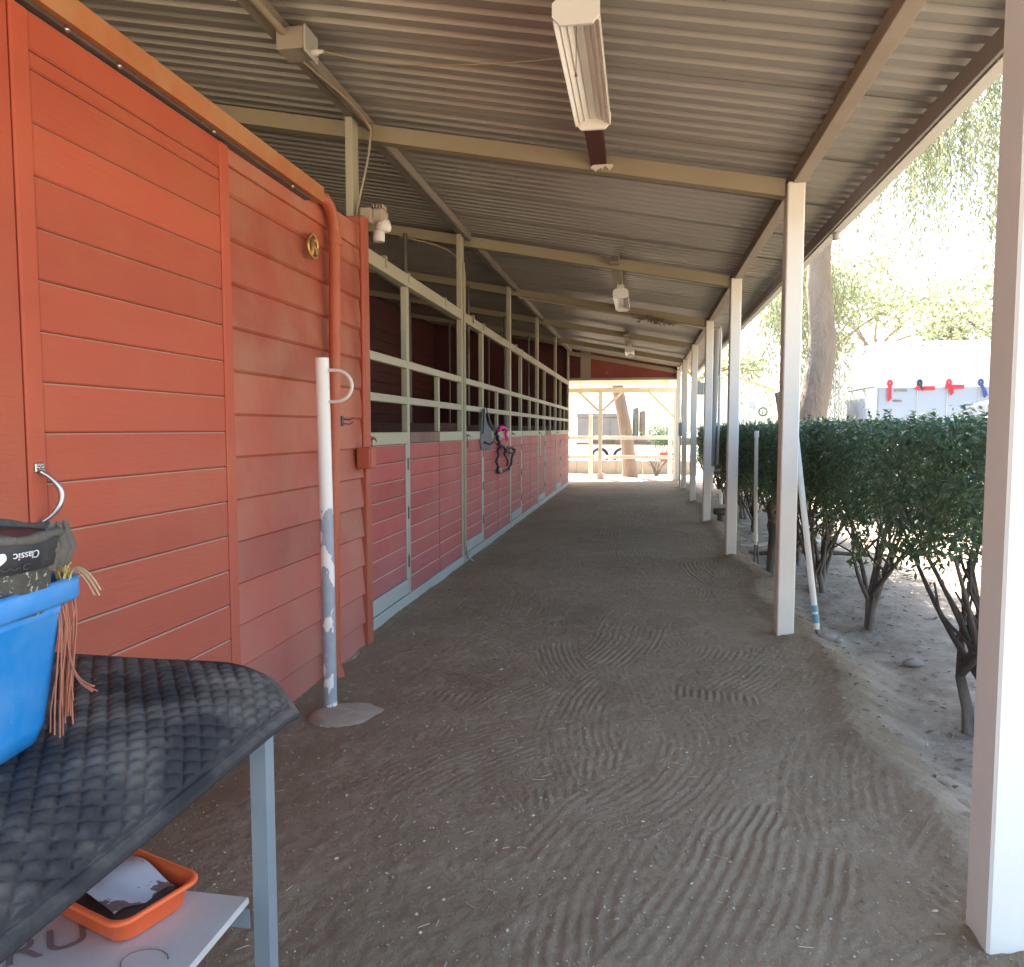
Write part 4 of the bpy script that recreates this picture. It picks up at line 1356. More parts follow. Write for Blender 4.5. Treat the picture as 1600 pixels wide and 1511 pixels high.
def sheetmask():
    L = [(8.96, 1.59), (8.92, 1.48), (8.90, 1.38), (8.88, 1.28), (8.86, 1.19), (8.93, 1.12), (9.08, 1.10)]
    Rr = [(9.02, 1.59), (9.12, 1.50), (9.28, 1.42), (9.46, 1.35), (9.52, 1.25), (9.48, 1.15), (9.30, 1.105)]
    vs, fs = [], []
    for i, (a, b) in enumerate(zip(L, Rr)):
        for j in range(9):
            t_ = j / 8
            hump = math.sin(math.pi * t_) * (.03 + .035 * (i > 2))
            vs.append((HXX - .02 + hump + .006 * math.sin(3 * i + 5 * t_), a[0] + (b[0] - a[0]) * t_, a[1] + (b[1] - a[1]) * t_))
    for i in range(len(L) - 1):
        for j in range(8):
            fs.append((i * 9 + j, i * 9 + j + 1, (i + 1) * 9 + j + 1, (i + 1) * 9 + j))
    n = len(vs)
    vs += [(x - .006, y, z) for x, y, z in vs]
    fs += [tuple(k + n for k in q[::-1]) for q in fs]
    return MB().add(vs, fs, True)
sheetmask().build('mesh_cloth', M['mask'], fm)
b = MB().tube([(HXX + .005, 8.96, 1.60), (HXX + .01, 8.90, 1.45), (HXX + .005, 8.88, 1.30)], .009, 6); b.build('edge_binding', M['navy'], fm)
b = MB().tube([(HXX + .02, 9.02, 1.60), (HXX + .02, 9.14, 1.50), (HXX + .02, 9.30, 1.42), (HXX + .02, 9.47, 1.35), (HXX + .02, 9.52, 1.24)], .008, 6); b.build('edge_binding', M['mask'], fm)
b = MB().tube([(HXX + .02, 8.92, 1.20), (HXX + .05, 9.1, 1.17), (HXX + .05, 9.3, 1.20), (HXX + .02, 9.48, 1.19)], .012, 6); b.build('nose_seam', M['navy'], fm)

# ------------------------------------------------------------------ plumbing on the open side
dp = thing('downpipe', (1.0, 11.35, 0), 'grey downpipe slanting down the post into a white plastic trap', 'downpipe')
b = MB().tube([(1.03, 11.27, 2.775), (1.035, 11.30, 2.68), (1.015, 11.36, 1.6), (.995, 11.42, .80)], .040, 10); b.build('pipe', M['grey_pipe'], dp)
b = MB().tube([(1.075, 11.30, 2.80), (1.085, 11.32, 2.70), (1.085, 11.36, 1.6), (1.075, 11.42, .84)], .018, 8); b.build('thin_pipe', M['galv'], dp)
b = MB().tube([(.995, 11.42, .82), (.99, 11.42, .70)], .048, 10); b.build('coupling', M['pvc'], dp)
b = MB().tube([(.98, 11.42, .735), (1.12, 11.42, .735)], .030, 8); b.build('clamp', M['steel_dark'], dp)
b = MB()
b.tube([(.99, 11.42, .72), (.985, 11.42, .50), (1.0, 11.42, .455), (1.06, 11.42, .45), (1.11, 11.42, .45), (1.13, 11.42, .42), (1.13, 11.42, .27)], .036, 10); b.build('trap', M['pvc'], dp)
b = MB().lathe([(.10, 0), (.12, .02), (.12, .09), (.03, .10)], (1.15, 11.42, .12), 12); b.build('drain_cap', M['steel_dark'], dp)
b = MB().tube([(1.15, 11.42, -.08), (1.15, 11.42, .14)], .06, 10); b.build('stub', M['steel_dark'], dp)

rs = thing('standpipe', (1.17, 8.2, -.03), 'thin white plastic standpipe upright in the soil before the hedge', 'standpipe')
b = MB().tube([(1.175, 8.2, .16), (1.165, 8.2, .7), (1.16, 8.2, 1.30)], .019, 10); b.build('pipe', M['pvc'], rs)
b = MB().tube([(1.16, 8.2, 1.27), (1.16, 8.2, 1.335)], .024, 10); b.build('cap', M['white'], rs)
for z in (.20, .52):
    b = MB().tube([(1.172, 8.2, z), (1.172, 8.2, z + .07)], .025, 10); b.build('coupling', M['pvc'], rs)
b = MB(); b.tube([(1.165, 8.2, -.12), (1.168, 8.2, .19)], .012, 6); b.tube([(1.215, 8.2, -.12), (1.19, 8.2, .19)], .012, 6); b.build('stake', M['steel_dark'], rs)

lp = thing('leaning_pole', (1.12, 5.1, -.04), 'white plastic pole with a blue coupling leaning against a post', 'pole')
P0, P1 = Vector((1.125, 5.06, -.03)), Vector((.955, 5.235, 1.55))
f_ = lambda t_: P0.lerp(P1, t_)
b = MB().tube([f_(.07), f_(.5), f_(1)], .019, 10); b.build('pole', M['pvc'], lp)
b = MB().tube([f_(.095), f_(.13)], .022, 10); b.build('coupling', M['tealtape'], lp)
b = MB().tube([f_(.14), f_(.165)], .0225, 10); b.build('coupling', M['tealtape'], lp)
b = MB().tube([f_(-.06), f_(.075)], .011, 8); b.build('tip', M['steel_dark'], lp)

def rock(x, y, s, label, seed):
    r_ = random.Random(seed)
    b = MB()
    prof = [(.05, -.4), (.7, -.3), (1, 0), (.85, .35), (.45, .55), (.05, .62)]
    b.lathe([(p[0] * s, p[1] * s) for p in prof], (x, y, gz(x, y) + .25 * s), 10, sx=1.3)
    b.v = [(p[0] + r_.uniform(-.18, .18) * s, p[1] + r_.uniform(-.18, .18) * s, p[2] + r_.uniform(-.1, .1) * s) for p in b.v]
    vs = b.v
    tag(b.build('rock', M['rock'], None), label, 'rock', 'rocks at the foot of the leaning pole')
rock(1.16, 5.02, .05, 'flat pale rock at the foot of the leaning pole', 1)
rock(1.24, 5.12, .042, 'darker rock tucked behind the pale one by the leaning pole', 2)
rock(1.62, 4.85, .045, 'lone rock on the soil between the leaning pole and the hedge', 5)

# old hose and pipes lying on the soil behind the second post
hs = MB()
hs.tube(bez((1.05, 8.9, -.03), (1.5, 8.5, .0), (1.9, 9.6, .25), (1.5, 9.9, .35), 14), .018, 7)
tag(hs.build('hose', M['cable'], None), 'brown hose rising in a loop from the soil behind the standpipe', 'hose')
hs = MB(); hs.tube([(1.05, 9.3, -.03), (1.6, 9.25, .02), (2.3, 9.4, .06)], .028, 8)
tag(hs.build('ground_pipe', M['grey_white'], None), 'pale pipe lying along the ground behind the standpipe', 'pipe')
hs = MB(); hs.tube([(1.1, 8.7, -.03), (1.7, 8.75, .02), (2.4, 8.6, .02)], .022, 8)
tag(hs.build('ground_pipe', M['cable_dark'], None), 'dark pipe lying along the ground behind the standpipe', 'pipe')
hs = MB(); hs.tube([(1.28, 7.85, -.06), (1.30, 7.9, .36), (1.26, 7.95, .62)], [.05, .045, .03], 8)
tag(hs.build('stump_stake', M['stem'], None), 'dark upright stump in the soil just left of the leaning pole', 'stump')

eb = thing('electrical_box', (.93, 17.2, 1.2), 'grey electrical box with a conduit on a far white post', 'electrical box')
b = MB().box((.79, 17.20, 1.20), (.868, 17.34, 1.50), .01); b.build('box', M['ebox'], eb)
b = MB().tube([(.84, 17.25, 1.50), (.85, 17.27, 1.7), (.855, 17.3, 2.2), (.86, 17.3, 2.78)], .013, 7); b.build('conduit', M['galv'], eb)
b = MB().tube([(.83, 17.25, 1.2), (.835, 17.25, .0)], .016, 7); b.build('conduit', M['galv'], eb)
b = MB(); b.box((.978, 14.30, 1.98), (1.10, 14.42, 2.20), .012)
tag(b.build('meter_box', M['ebox'], None), 'small dark grey box fixed to the side of a far white post', 'box')

# ------------------------------------------------------------------ vegetation
def leaf_arrays(C, Dv, Nv, L, W):
    n = len(C)
    Dv = Dv / np.linalg.norm(Dv, axis=1, keepdims=True)
    S = np.cross(Dv, Nv); S /= np.linalg.norm(S, axis=1, keepdims=True) + 1e-9
    U = np.cross(S, Dv)
    L = L[:, None]; W = W[:, None]
    V = np.stack([C - Dv * L * .5, C + S * W * .5 + U * W * .18 + Dv * L * .05, C + Dv * L * .5, C - S * W * .5 + U * W * .18 + Dv * L * .05], 1).reshape(-1, 3)
    b = np.arange(n)[:, None] * 4
    F = np.concatenate([b + np.array([0, 1, 2]), b + np.array([0, 2, 3])], 1).reshape(-1, 3)
    return V, F

def hedge_crown(seed, n, half=.75, base=.69):
    """leaves in a clipped block: flat top, ragged underside, dense near the faces; local origin at the ground"""
    r = np.random.default_rng(seed)
    P, Nn = [], []
    X0, X1, Z1 = -.42, .55, 1.43
    while len(P) < n:
        y = r.uniform(-half, half); x = r.uniform(X0, X1); z = r.uniform(.50, Z1)
        fx = min(x - X0, X1 - x); fz = Z1 - z
        # ragged lower limit that rises and falls in lobes
        low = base + .10 * math.sin(y * 4.1 + seed) + .08 * math.sin(y * 9.7 + 2 * seed) + .12 * math.sin(x * 6 + seed) * .5
        if z < low + r.normal(0, .05): continue
        e = min(fx, fz)
        if r.random() > math.exp(-e / .13) + .12: continue
        # hollow pockets
        if math.sin(y * 11 + seed) * math.sin(z * 13 + seed * 2) > .80 and r.random() < .75 and fx < .25: continue
        bump_ = .035 * math.sin(y * 8 + seed) + .03 * math.sin(z * 11 + y * 5)
        P.append((x - (bump_ if x < 0 else -bump_), y, z + .018 * math.sin(y * 17 + x * 9) + r.normal(0, .012)))
        if fz < fx: Nn.append((0, 0, 1))
        else: Nn.append((-1 if x < .05 else 1, 0, .35))
    for i in range(46):
        x = r.uniform(X0, X1); y = r.uniform(-half, half); L = r.uniform(.03, .11); ox, oy = r.normal(0, .02, 2)
        for k in range(6):
            t_ = k / 5
            P.append((x + ox * t_, y + oy * t_, Z1 - .02 + L * t_)); Nn.append((0, 0, 1))
    n = len(P)
    P = np.array(P); Nn = np.array(Nn, float) + r.normal(0, .55, (n, 3))
    D = r.normal(0, 1, (n, 3)) + np.array([0, 0, .35])
    D -= Nn * (D * Nn).sum(1, keepdims=True) / (Nn ** 2).sum(1, keepdims=True) * .8
    return leaf_arrays(P, D, Nn, r.uniform(.032, .062, n), r.uniform(.016, .028, n))
crowns = []
for s_ in (1, 2, 3):
    V, F = hedge_crown(s_, 12500)
    crowns.append(np_mesh('crown', V, F, M['leaf_hedge']))
def hedge_trunk(seed, half=.72):
    r = random.Random(seed)
    b = MB()
    nst = r.choice((2, 3))
    for i in range(nst):
        a0 = r.uniform(0, 6.28)
        base = Vector((.04 * math.cos(a0), .06 * math.sin(a0), -.06))
        f = base + Vector((r.uniform(-.05, .05), r.uniform(-.1, .1), r.uniform(.16, .32)))
        b.tube([base, base.lerp(f, .5) + Vector((r.uniform(-.02, .02), r.uniform(-.02, .02), 0)), f], [.034, .027, .023], 8)
        for j in range(r.choice((3, 4, 4))):
            e = Vector((r.uniform(-.34, .42), r.uniform(-half, half), r.uniform(.75, 1.0)))
            m_ = f.lerp(e, .45) + Vector((r.uniform(-.06, .06), r.uniform(-.08, .08), r.uniform(-.06, .10)))
            P = bez(f, f.lerp(m_, .6), m_, e, 7)
            b.tube(P, [.019 - .0019 * q for q in range(7)], 6)
            for q in range(3):
                s0 = P[r.randint(2, 5)]
                e2 = s0 + Vector((r.uniform(-.2, .2), r.uniform(-.28, .28), r.uniform(.15, .4)))
                b.tube([s0, s0.lerp(e2, .5) + Vector((r.uniform(-.04, .04), r.uniform(-.04, .04), 0)), e2], [.011, .008, .005], 5)
    return b.mesh('trunk', Vector((0, 0, 0)), M['stem'])
V, F = hedge_crown(4, 10500, .75, .80)
crowns.append(np_mesh('crown', V, F, M['leaf_hedge']))
trunks = [hedge_trunk(s_) for s_ in (11, 14, 23, 35)]
HL = ['hedge shrub with two bare stems close behind the nearest white post', 'hedge shrub with a forked bare trunk, right of the leaning pole', 'hedge shrub behind the white post with the leaning pole',
      'hedge shrub seen between the standpipe and the post with the leaning pole', 'hedge shrub behind the hose and ground pipes', 'hedge shrub right of the downpipe',
      'hedge shrub behind the grey downpipe', 'hedge shrub just left of the downpipe', 'hedge shrub behind the post with the small grey box',
      'far hedge shrub before the post with the electrical box', 'farthest hedge shrub in the row by the end post']
hy = [3.95, 5.75, 7.05, 8.4, 9.8, 11.2, 12.6, 14.0, 15.4, 16.9, 18.4]
#HL.append('hedge shrub nearest the camera, almost hidden by the nearest white post')
for k, y in enumerate(hy):
    x = 1.72 + .04 * math.sin(k * 2.2)
    t_ = thing('hedge_shrub', (x, y, gz(x, y)), HL[k], 'shrub', 'clipped hedge shrubs along the open side')
    c_ = inst('crown', crowns[k % 3 if k else 3], t_, (x, y, gz(x, y) * .3 - .02))
    if k % 2: c_.scale = (1, -1, 1)
    tt = inst('trunk', trunks[k % 4], t_, (x - .12, y, gz(x, y)))
    tt.rotation_euler = (0, 0, 0 if k < 4 else math.pi * (k % 2))

def tree_mesh(spec, nleaf, r, shape, weep=False, lsize=(.09, .16)):
    """spec: list of limb end points; leaves in clumps about the limb ends"""
    rr_ = np.random.default_rng(r)
    P, Dd, Nn, Ls, Ws = [], [], [], [], []
    if weep:
        for (c, rad, n) in spec:
            for i in range(n // 5):
                a = rr_.uniform(0, 6.28); q = rad * math.sqrt(rr_.random())
                head = np.array([c[0] + q * math.cos(a), c[1] + q * math.sin(a), c[2] + (1 - (q / rad) ** 2) * rad * .45 + rr_.normal(0, .2)])
                LL = rr_.uniform(1.0, 3.3)
                for s_ in range(7):
                    top = head + rr_.normal(0, .16, 3)
                    L = LL * rr_.uniform(.5, 1.05)
                    sway = rr_.normal(0, .16, 2)
                    m = int(L / .075)
                    for k in range(m):
                        t_ = k / m
                        P.append(top + np.array([sway[0] * t_, sway[1] * t_, -L * t_]) + rr_.normal(0, .035, 3))
                        Dd.append(np.array([rr_.normal(0, .45), rr_.normal(0, .45), -.9])); Nn.append(rr_.normal(0, 1, 3))
                        Ls.append(rr_.uniform(*lsize)); Ws.append(rr_.uniform(.016, .030))
    else:
        for (c, rad, n) in spec:
            for i in range(n):
                d = rr_.normal(0, 1, 3); d /= np.linalg.norm(d)
                q = rad * rr_.random() ** .45 * (1 + .25 * math.sin(5 * d[0] + 3 * d[1] + c[0]))
                P.append(np.array(c) + d * q * np.array([1, 1, .75])); Dd.append(rr_.normal(0, 1, 3)); Nn.append(d + rr_.normal(0, .6, 3))
                Ls.append(rr_.uniform(*lsize)); Ws.append(rr_.uniform(.5, .7) * Ls[-1])
    return leaf_arrays(np.array(P), np.array(Dd), np.array(Nn), np.array(Ls), np.array(Ws))

# pepper tree with the leaning trunk
pt_ = thing('pepper_tree', (2.55, 14, -.05), 'leaning pepper tree with shaggy bark and weeping foliage beyond the hedge', 'tree')
b = MB()
b.tube(bez((2.62, 14, -.1), (2.68, 14, 1.2), (3.15, 14, 2.2), (3.0, 14, 3.3), 12) + bez((2.97, 14, 3.5), (2.90, 14, 4.2), (2.95, 14.1, 5.2), (3.3, 14.2, 6.6), 10)[1:], [.30 - .008 * i for i in range(21)], 12)
b.build('trunk', M['bark'], pt_)
b = MB()
b.tube(bez((2.60, 14, .9), (2.5, 14, 1.5), (2.42, 14.1, 1.75), (2.33, 14.1, 2.0), 8), [.20 - .021 * i for i in range(8)], 10)
b.build('limb', M['bark'], pt_)
b = MB()
for e in ((6.2, 13.0, 7.2), (4.6, 17, 7.4), (5.0, 11.5, 7.0), (1.4, 16.5, 7.2)):
    b.tube(bez((2.97, 14, 4.8), (3.2, 14, 5.8), (e[0] * .7 + 1, e[1], 6.9), e, 8), [.13 - .012 * i for i in range(8)], 7)
b.build('limb', M['bark'], pt_)
V, F = tree_mesh([((6.2, 13.6, 6.6), 2.2, 420), ((4.6, 13.8, 6.9), 1.7, 300), ((4.2, 15.8, 6.4), 2.0, 260), ((8.4, 15.5, 6.0), 2.4, 260), ((3.0, 15.2, 4.0), .9, 200), ((5.2, 12.0, 6.3), 1.5, 160)], 0, 5, None, True, (.09, .17))
o_ = inst('crown', np_mesh('crown', V, F, M['leaf_pepper']), pt_, (0, 0, 0))

def broad_tree(x, y, h, rad, n, seed, label, name='broad_tree', trunk_r=.22, m='leaf_tree', lsize=(.14, .26), group='trees behind the trailers and shed'):
    r_ = random.Random(seed)
    t_ = thing(name, (x, y, -.05), label, 'tree', group)
    b = MB()
    top = Vector((x + r_.uniform(-.4, .4), y + r_.uniform(-.4, .4), h * .55))
    b.tube(bez((x, y, -.1), (x + r_.uniform(-.2, .2), y, h * .2), (x + r_.uniform(-.3, .3), y, h * .4), top, 8), [trunk_r * (1 - .07 * i) for i in range(8)], 10)
    spec = []
    for i in range(7):
        a = 2 * math.pi * i / 7 + r_.random()
        e = Vector((x + rad * .62 * math.cos(a), y + rad * .62 * math.sin(a), h * r_.uniform(.55, .85)))
        b.tube(bez(top.lerp(Vector((x, y, h * .3)), .5), top, e.lerp(top, .3), e, 6), [trunk_r * (.45 - .06 * k) for k in range(6)], 6)
        spec.append((tuple(e), rad * r_.uniform(.32, .5), n // 8))
    spec.append(((x, y, h * .88), rad * .5, n // 8))
    b.build('trunk', M['bark2'], t_)
    V, F = tree_mesh(spec, 0, seed, None, False, lsize)
    inst('crown', np_mesh('crown', V, F, M[m]), t_, (0, 0, 0))
broad_tree(13.5, 31, 8.0, 4.0, 6500, 41, 'round leafy tree rising behind the white horse trailer')
broad_tree(20, 34, 9, 4.5, 6000, 42, 'leafy tree farther right behind the horse trailer')
broad_tree(8.6, 38, 9.5, 4.2, 6000, 43, 'pale leafy tree between the shed and the trailer')
broad_tree(3.0, 44, 8.5, 4.5, 5000, 44, 'distant leafy tree behind the pale shed')
broad_tree(27, 42, 11, 5.5, 5000, 45, 'tall leafy tree at the back beyond all the trailers')
broad_tree(13, 48, 12, 6, 6000, 46, 'largest distant tree, tallest of those on the skyline')

# trunk beyond the far fence
pt2 = thing('shade_tree', (-.36, 23.6, -.1), 'tree with a stout pale leaning trunk beyond the far fence', 'tree')
b = MB(); b.tube(bez((-.34, 23.6, -.15), (-.38, 23.6, .7), (-.48, 23.6, 1.4), (-.66, 23.6, 2.2), 9) + bez((-.66, 23.6, 2.2), (-.8, 23.6, 2.8), (-.9, 23.7, 3.8), (-.8, 23.8, 5.2), 7)[1:], [.26, .22, .21, .20, .195, .19, .185, .18, .18, .18, .17, .17, .16, .15, .13], 12)
b.build('trunk', M['bark2'], pt2)
V, F = tree_mesh([((-.8, 24.5, 6.6), 1.8, 900), ((-2.6, 24.2, 6.4), 1.5, 700), ((1.2, 25.0, 6.6), 1.5, 700)], 0, 8, None, False, (.12, .22))
inst('crown', np_mesh('crown', V, F, M['leaf_tree']), pt2, (0, 0, 0))
b = MB()
for e in ((-2.6, 24.2, 6.2), (1.2, 25.0, 6.3)):
    b.tube(bez((-.88, 23.7, 3.8), (-.9, 23.8, 4.6), (e[0] * .7, e[1], 5.4), e, 7), [.09 - .009 * i for i in range(7)], 7)
b.build('limb', M['bark2'], pt2)

# bare bush and far clipped shrub beyond the fence
bs = thing('bare_bush', (.45, 23.9, -.06), 'small bare twiggy bush behind the far fence by the kerb', 'bush')
r_ = random.Random(5); b = MB()
for i in range(26):
    a = r_.uniform(0, 6.28); L = r_.uniform(.25, .62)
    e = Vector((.45 + L * .9 * math.cos(a), 23.9 + L * .5 * math.sin(a), L * .95))
    b.tube([(.45 + r_.uniform(-.05, .05), 23.9, -.08), Vector((.45, 23.9, 0)).lerp(e, .5) + Vector((0, 0, .08)), e], [.012, .009, .005], 5)
b.build('twigs', M['stem'], bs)
fs_ = thing('far_shrub', (.75, 27.2, -.06), 'dark green clipped shrub beyond the fence, above the red can', 'shrub')
V, F = tree_mesh([((.55, 27.2, 1.15), .5, 900), ((1.15, 27.3, 1.2), .5, 900), ((.85, 27.2, .95), .45, 500)], 0, 9, None, False, (.05, .09))
inst('crown', np_mesh('crown', V, F, M['leaf_hedge']), fs_, (0, 0, 0))
b = MB()
for i in range(6):
    b.tube([(.8 + .1 * i - .25, 27.2, -.1), (.7 + .12 * i - .25, 27.2, .5), (.5 + .16 * i, 27.2, .9)], [.03, .025, .015], 6)
b.build('trunk', M['stem'], fs_)

# ------------------------------------------------------------------ beyond the far fence: kerb wall, grey trailer, cylinders, can
kb = thing('kerb_wall', (-1, 24.9, -.1), 'low grey block kerb wall beyond the far fence', 'kerb')
for i in range(16):
    piece('block', M['concrete'], kb, (-5 + .42 * i, 24.8, -.12), (-5 + .42 * i + .415, 25.0, .36), .01)
gt = thing('utility_trailer', (-1.5, 30, -.05), 'grey box trailer on white wheels parked beyond the far fence', 'trailer')
b = MB().box((-2.45, 29.6, 1.04), (-.62, 31.4, 1.80), .02); b.build('body', M['trailer_grey'], gt)
b = MB().box((-2.48, 29.56, 1.80), (-.60, 31.44, 1.98), .03); b.build('lid', M['trailer_grey'], gt)
for x in (-1.85, -1.2): piece('seam', M['steel_dark'], gt, (x, 29.592, 1.08), (x + .012, 29.599, 1.78), 0)
b = MB().box((-1.9, 29.7, .86), (2.2, 31.3, 1.03), .01); b.build('deck', M['steel_dark'], gt)
b = MB().box((-2.5, 29.75, .75), (2.2, 29.85, .86), .01); b.build('chassis', M['steel_dark'], gt)
for x in (-1.58, -.74):
    b = MB().lathe([(.10, -.10), (.33, -.09), (.36, -.05), (.36, .05), (.33, .09), (.10, .10)], (x, 29.68, .31 + .0), 22, 'Y')
    wv = b.build('wheel', M['rubber'], gt)
for x in (-1.58, -.74):
    b = MB().lathe([(.02, -.13), (.06, -.125), (.07, -.10), (.20, -.105), (.235, -.115), (.24, -.09)], (x, 29.68, .31), 20, 'Y'); b.build('hub', M['hub'], gt)
b = MB().box((-1.0, 29.60, .82), (-.5, 29.66, 1.0), .01); b.build('toolbox', M['steel_dark'], gt)
# the wheels stand on a rise in the ground there
for (x, r0, h0, m, lab) in ((-.24, .115, 1.15, 'green_cyl', 'green gas cylinder standing on the trailer deck, taller of the two'), (.01, .115, 1.03, 'brown_cyl', 'brown gas cylinder standing on the trailer deck beside the green one')):
    c_ = thing('gas_cylinder', (x, 29.9, 1.032), lab, 'gas cylinder', 'gas cylinders on the trailer deck')
    b = MB().lathe([(r0 * .95, 0), (r0, .02), (r0, h0 - .05), (r0 * .88, h0 - .015), (.05, h0)], (x, 29.9, 1.032), 16); b.build('body', M[m], c_)
    b = MB().lathe([(.03, 0), (.03, .08), (.055, .085), (.055, .14), (.02, .15)], (x, 29.9, 1.032 + h0), 10); b.build('valve', M['hub'], c_)
wire('hose', bez((.05, 29.9, 2.15), (.35, 29.8, 2.1), (.45, 29.8, 1.5), (.30, 29.8, 1.05)), .012, M['cable_dark'], 'black hose drooping from the gas cylinders', 'hose')
can = thing('fuel_can', (.72, 24.9, .36), 'red plastic fuel can standing on the kerb wall by the far fence', 'fuel can')
b = MB().box((.56, 24.82, .363), (.86, 24.98, .64), .03); b.build('body', M['red_can'], can)
b = MB().tube([(.62, 24.9, .64), (.62, 24.9, .70), (.74, 24.9, .71), (.80, 24.9, .64)], .018, 7); b.build('handle', M['red_can'], can)
b = MB().tube([(.82, 24.9, .62), (.88, 24.9, .72)], .02, 7); b.build('spout', M['red_can'], can)

# ------------------------------------------------------------------ beyond the hedge: shed, horse trailer, white trailer, car, ropes
sh = thing('garden_shed', (3.7, 33, -.05), 'pale green shed with a low gable roof beyond the hedge', 'shed')
for i in range(15):
    piece('plank', M['shed_wall'], sh, (2.3, 32.0, -.1 + .2 * i), (5.05, 32.06, -.1 + .2 * i + .197), .008)
b = MB().prism([(2.3, 2.9), (5.05, 2.9), (3.68, 3.42)], 32.0, 32.05); b.build('gable', M['shed_wall'], sh)
piece('side_wall', M['shed_wall'], sh, (2.3, 32.07, -.1), (2.36, 34.5, 2.9), .005)
piece('side_wall', M['shed_wall'], sh, (4.99, 32.07, -.1), (5.05, 34.5, 2.9), .005)
b = MB(); b.prism([(2.05, 2.86), (3.68, 3.50), (5.30, 2.86), (5.30, 2.92), (3.68, 3.58), (2.05, 2.92)], 31.8, 34.7); b.build('roof', M['shed_roof'], sh)
b = MB().box((4.2, 31.96, 2.2), (4.45, 31.995, 2.45), .01); b.build('vent', M['ebox'], sh)
b = MB().tube([(4.75 + .16 * math.cos(a), 31.97, 2.05 + .16 * math.sin(a)) for a in np.linspace(0, 6.283, 17)], .025, 6, False); b.build('wreath', M['leaf_hedge'], sh)

ht = thing('horse_trailer', (7.4, 21, -.05), 'large white horse trailer, blue shade coloured into its lower panel, beyond the hedge', 'horse trailer')
b = MB().box((5.62, 20.0, 2.405), (9.6, 23.6, 3.40), .03); b.build('upper_body', M['trailer_white'], ht)
b = MB().box((5.64, 20.02, .55), (9.58, 23.58, 2.395), .02); b.build('lower_body', M['trailer_shade'], ht)
piece('roof', M['trailer_white'], ht, (5.58, 19.96, 3.403), (9.64, 23.64, 3.46), .02)
piece('belt_rail', M['trailer_white'], ht, (5.60, 19.975, 2.36), (9.6, 20.0185, 2.43), .006)
for x in (6.53, 7.2, 7.9, 8.6): piece('seam', M['ebox'], ht, (x, 20.005, .6), (x + .018, 20.019, 2.36), 0)
piece('corner_post', M['ebox'], ht, (5.585, 19.985, .55), (5.638, 20.04, 2.40), .004)
for (x, z, w) in ((6.03, 2.27, .28), (6.0, 2.02, .20), (7.5, 3.56, 0)):
    if w: piece('vent', M['steel_dark'], ht, (x, 19.985, z), (x + w, 20.018, z + .035), .003)
for x in (6.35, 6.6, 7.0): piece('roof_light', M['steel_dark'], ht, (x, 19.985, 3.34), (x + .04, 19.998, 3.37), .002)
for x in (6.5, 8.6):
    b = MB().lathe([(.12, -.1), (.38, -.09), (.40, -.05), (.40, .05), (.38, .09), (.12, .1)], (x, 20.15, .33), 20, 'Y'); b.build('wheel', M['rubber'], ht)
for (x, m, kind, lab) in ((5.88, 'red_rope', 0, 'red lead rope hung near the corner of the horse trailer'), (6.55, 'black_rope', 1, 'dark rope over a red strap on the horse trailer, second from its corner'),
                          (7.2, 'red_rope', 2, 'red halter with a trailing strap hung on the middle of the horse trailer'), (7.9, 'blue_rope', 3, 'blue lead rope hung farthest along the horse trailer')):
    o_ = thing('lead_rope', (x, 19.94, 2.2), lab, 'rope', 'ropes hung on the horse trailer')
    b = MB().tube([(x + .04 * math.cos(a) + .02, 19.945, 2.46 + .07 * math.sin(a)) for a in np.linspace(0, 6.283, 13)], .028, 7, False); b.build('knot', M[m], o_)
    dxx = (.0, .10, .08, .12)[kind]
    b = MB()
    for q in range(3):
        b.tube([(x + .02 * q, 19.945, 2.44), (x + dxx * .6 + .02 * q, 19.94, 2.30), (x + dxx + .025 * q, 19.945, (2.02, 2.30, 2.16, 2.10)[kind] + .03 * q)], .018, 6)
    b.build('tail', M[m], o_)
    if kind in (1, 2):
        b = MB().box((x - .06, 19.935, 2.285 + .03 * (kind - 1)), (x + .36, 19.955, 2.385 + .03 * (kind - 1)), .008); b.build('strap', M['red_rope'], o_)

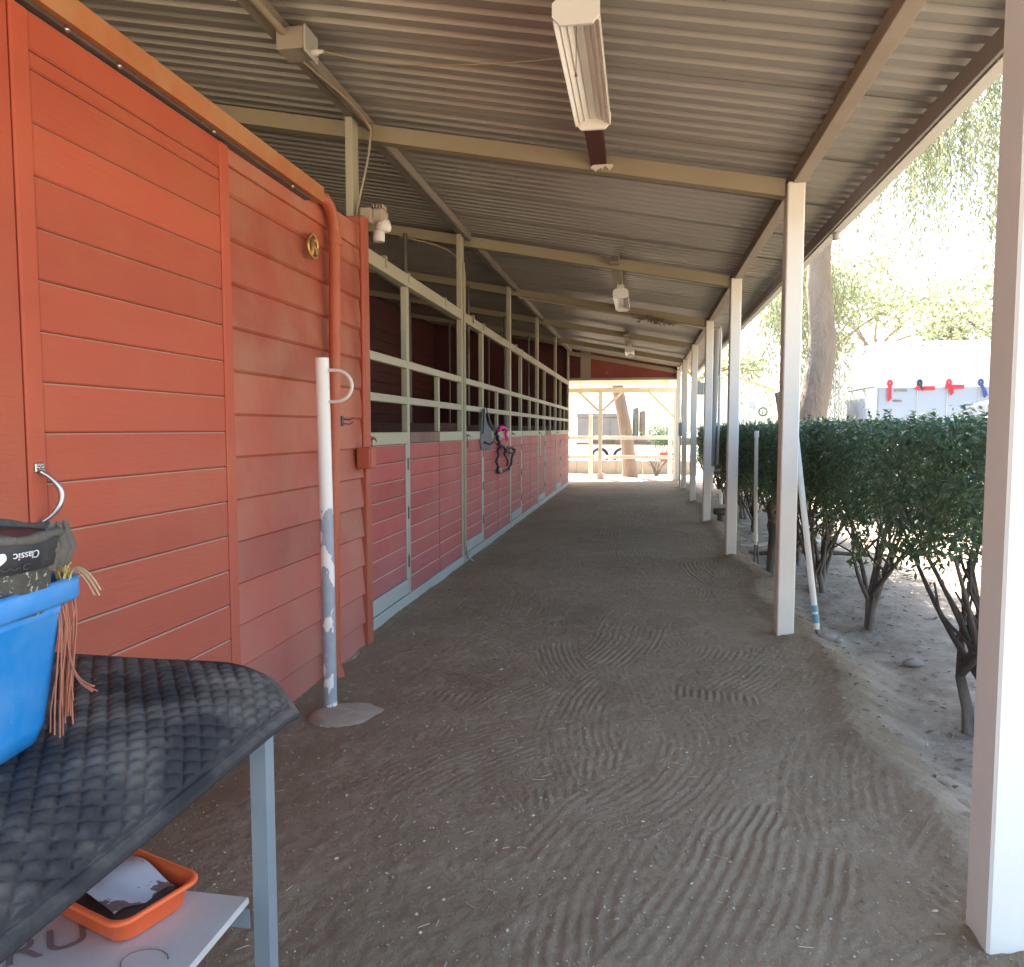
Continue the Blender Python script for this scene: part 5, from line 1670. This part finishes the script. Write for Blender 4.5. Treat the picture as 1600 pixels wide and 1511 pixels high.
wt = thing('stock_trailer', (4.6, 23, -.05), 'white slatted stock trailer left of the horse trailer', 'trailer')
b = MB().box((4.15, 21.6, .5), (5.35, 24.6, 3.12), .02); b.build('body', M['trailer_white'], wt)
for (x, z0, z1) in ((4.28, 2.75, 3.0), (4.45, 1.6, 3.02), (4.62, 1.6, 2.6), (4.82, 1.6, 3.05), (5.02, 1.6, 3.08), (5.12, 1.6, 3.08)):
    piece('slat', M['ebox'], wt, (x, 21.575, z0), (x + .028, 21.598, z1), .003)
piece('top_rail', M['ebox'], wt, (4.80, 21.570, 3.06), (5.16, 21.5985, 3.085), .003)
for x in (4.4, 5.1):
    b = MB().lathe([(.12, -.1), (.33, -.09), (.35, 0), (.33, .09), (.12, .1)], (x, 21.75, .28), 18, 'Y'); b.build('wheel', M['rubber'], wt)

# white car parked in front of the horse trailer: only its roof and windscreen show over the hedge
car = thing('parked_car', (7.1, 16.5, -.05), 'white parked car whose roof shows over the hedge in front of the horse trailer', 'car')
def car_body():
    side = [(0, .35), (0, .75), (.25, .95), (1.3, 1.05), (2.0, 1.58), (2.4, 1.68), (3.6, 1.66), (4.2, 1.30), (4.5, 1.05), (4.6, .45), (4.5, .30), (.1, .30)]
    vs, fs = [], []
    n = len(side)
    for yy, inset in ((0, .12), (.12, 0), (1.65, 0), (1.77, .12)):
        for (sx_, sz_) in side:
            tuck = .10 if sz_ > 1.1 else 0
            vs.append((4.7 + sx_ + inset * (.3 if sx_ < 2.3 else -.3), 15.6 + yy + (tuck if yy < .9 else -tuck), sz_ * 1.18 - inset * .2))
    for i in range(3):
        for k in range(n):
            k2 = (k + 1) % n
            fs.append((i * n + k, i * n + k2, (i + 1) * n + k2, (i + 1) * n + k))
    b = MB().add(vs, fs)
    b.add(vs[:n], [tuple(range(n))[::-1]]); b.add(vs[-n:], [tuple(range(n))])
    return b
car_body().build('body', M['trailer_white'], car)
b = MB().prism([(6.2, 1.30), (6.8, 1.80), (8.2, 1.80), (8.7, 1.36)], 15.665, 15.705); b.build('side_window', M['glass'], car)
b = MB().prism([(6.02, 1.275), (6.61, 1.85), (6.65, 1.81), (6.06, 1.24)], 15.85, 17.15); b.build('windscreen', M['glass'], car)
for x in (5.6, 8.4):
    for y in (15.68, 17.3):
        b = MB().lathe([(.10, -.1), (.30, -.09), (.33, -.05), (.33, .05), (.30, .09), (.10, .1)], (x, y, .28), 20, 'Y'); b.build('wheel', M['rubber'], car)
print('objects', len(bpy.data.objects), 'polys', sum(len(o.data.polygons) for o in bpy.data.objects if o.type == 'MESH'))
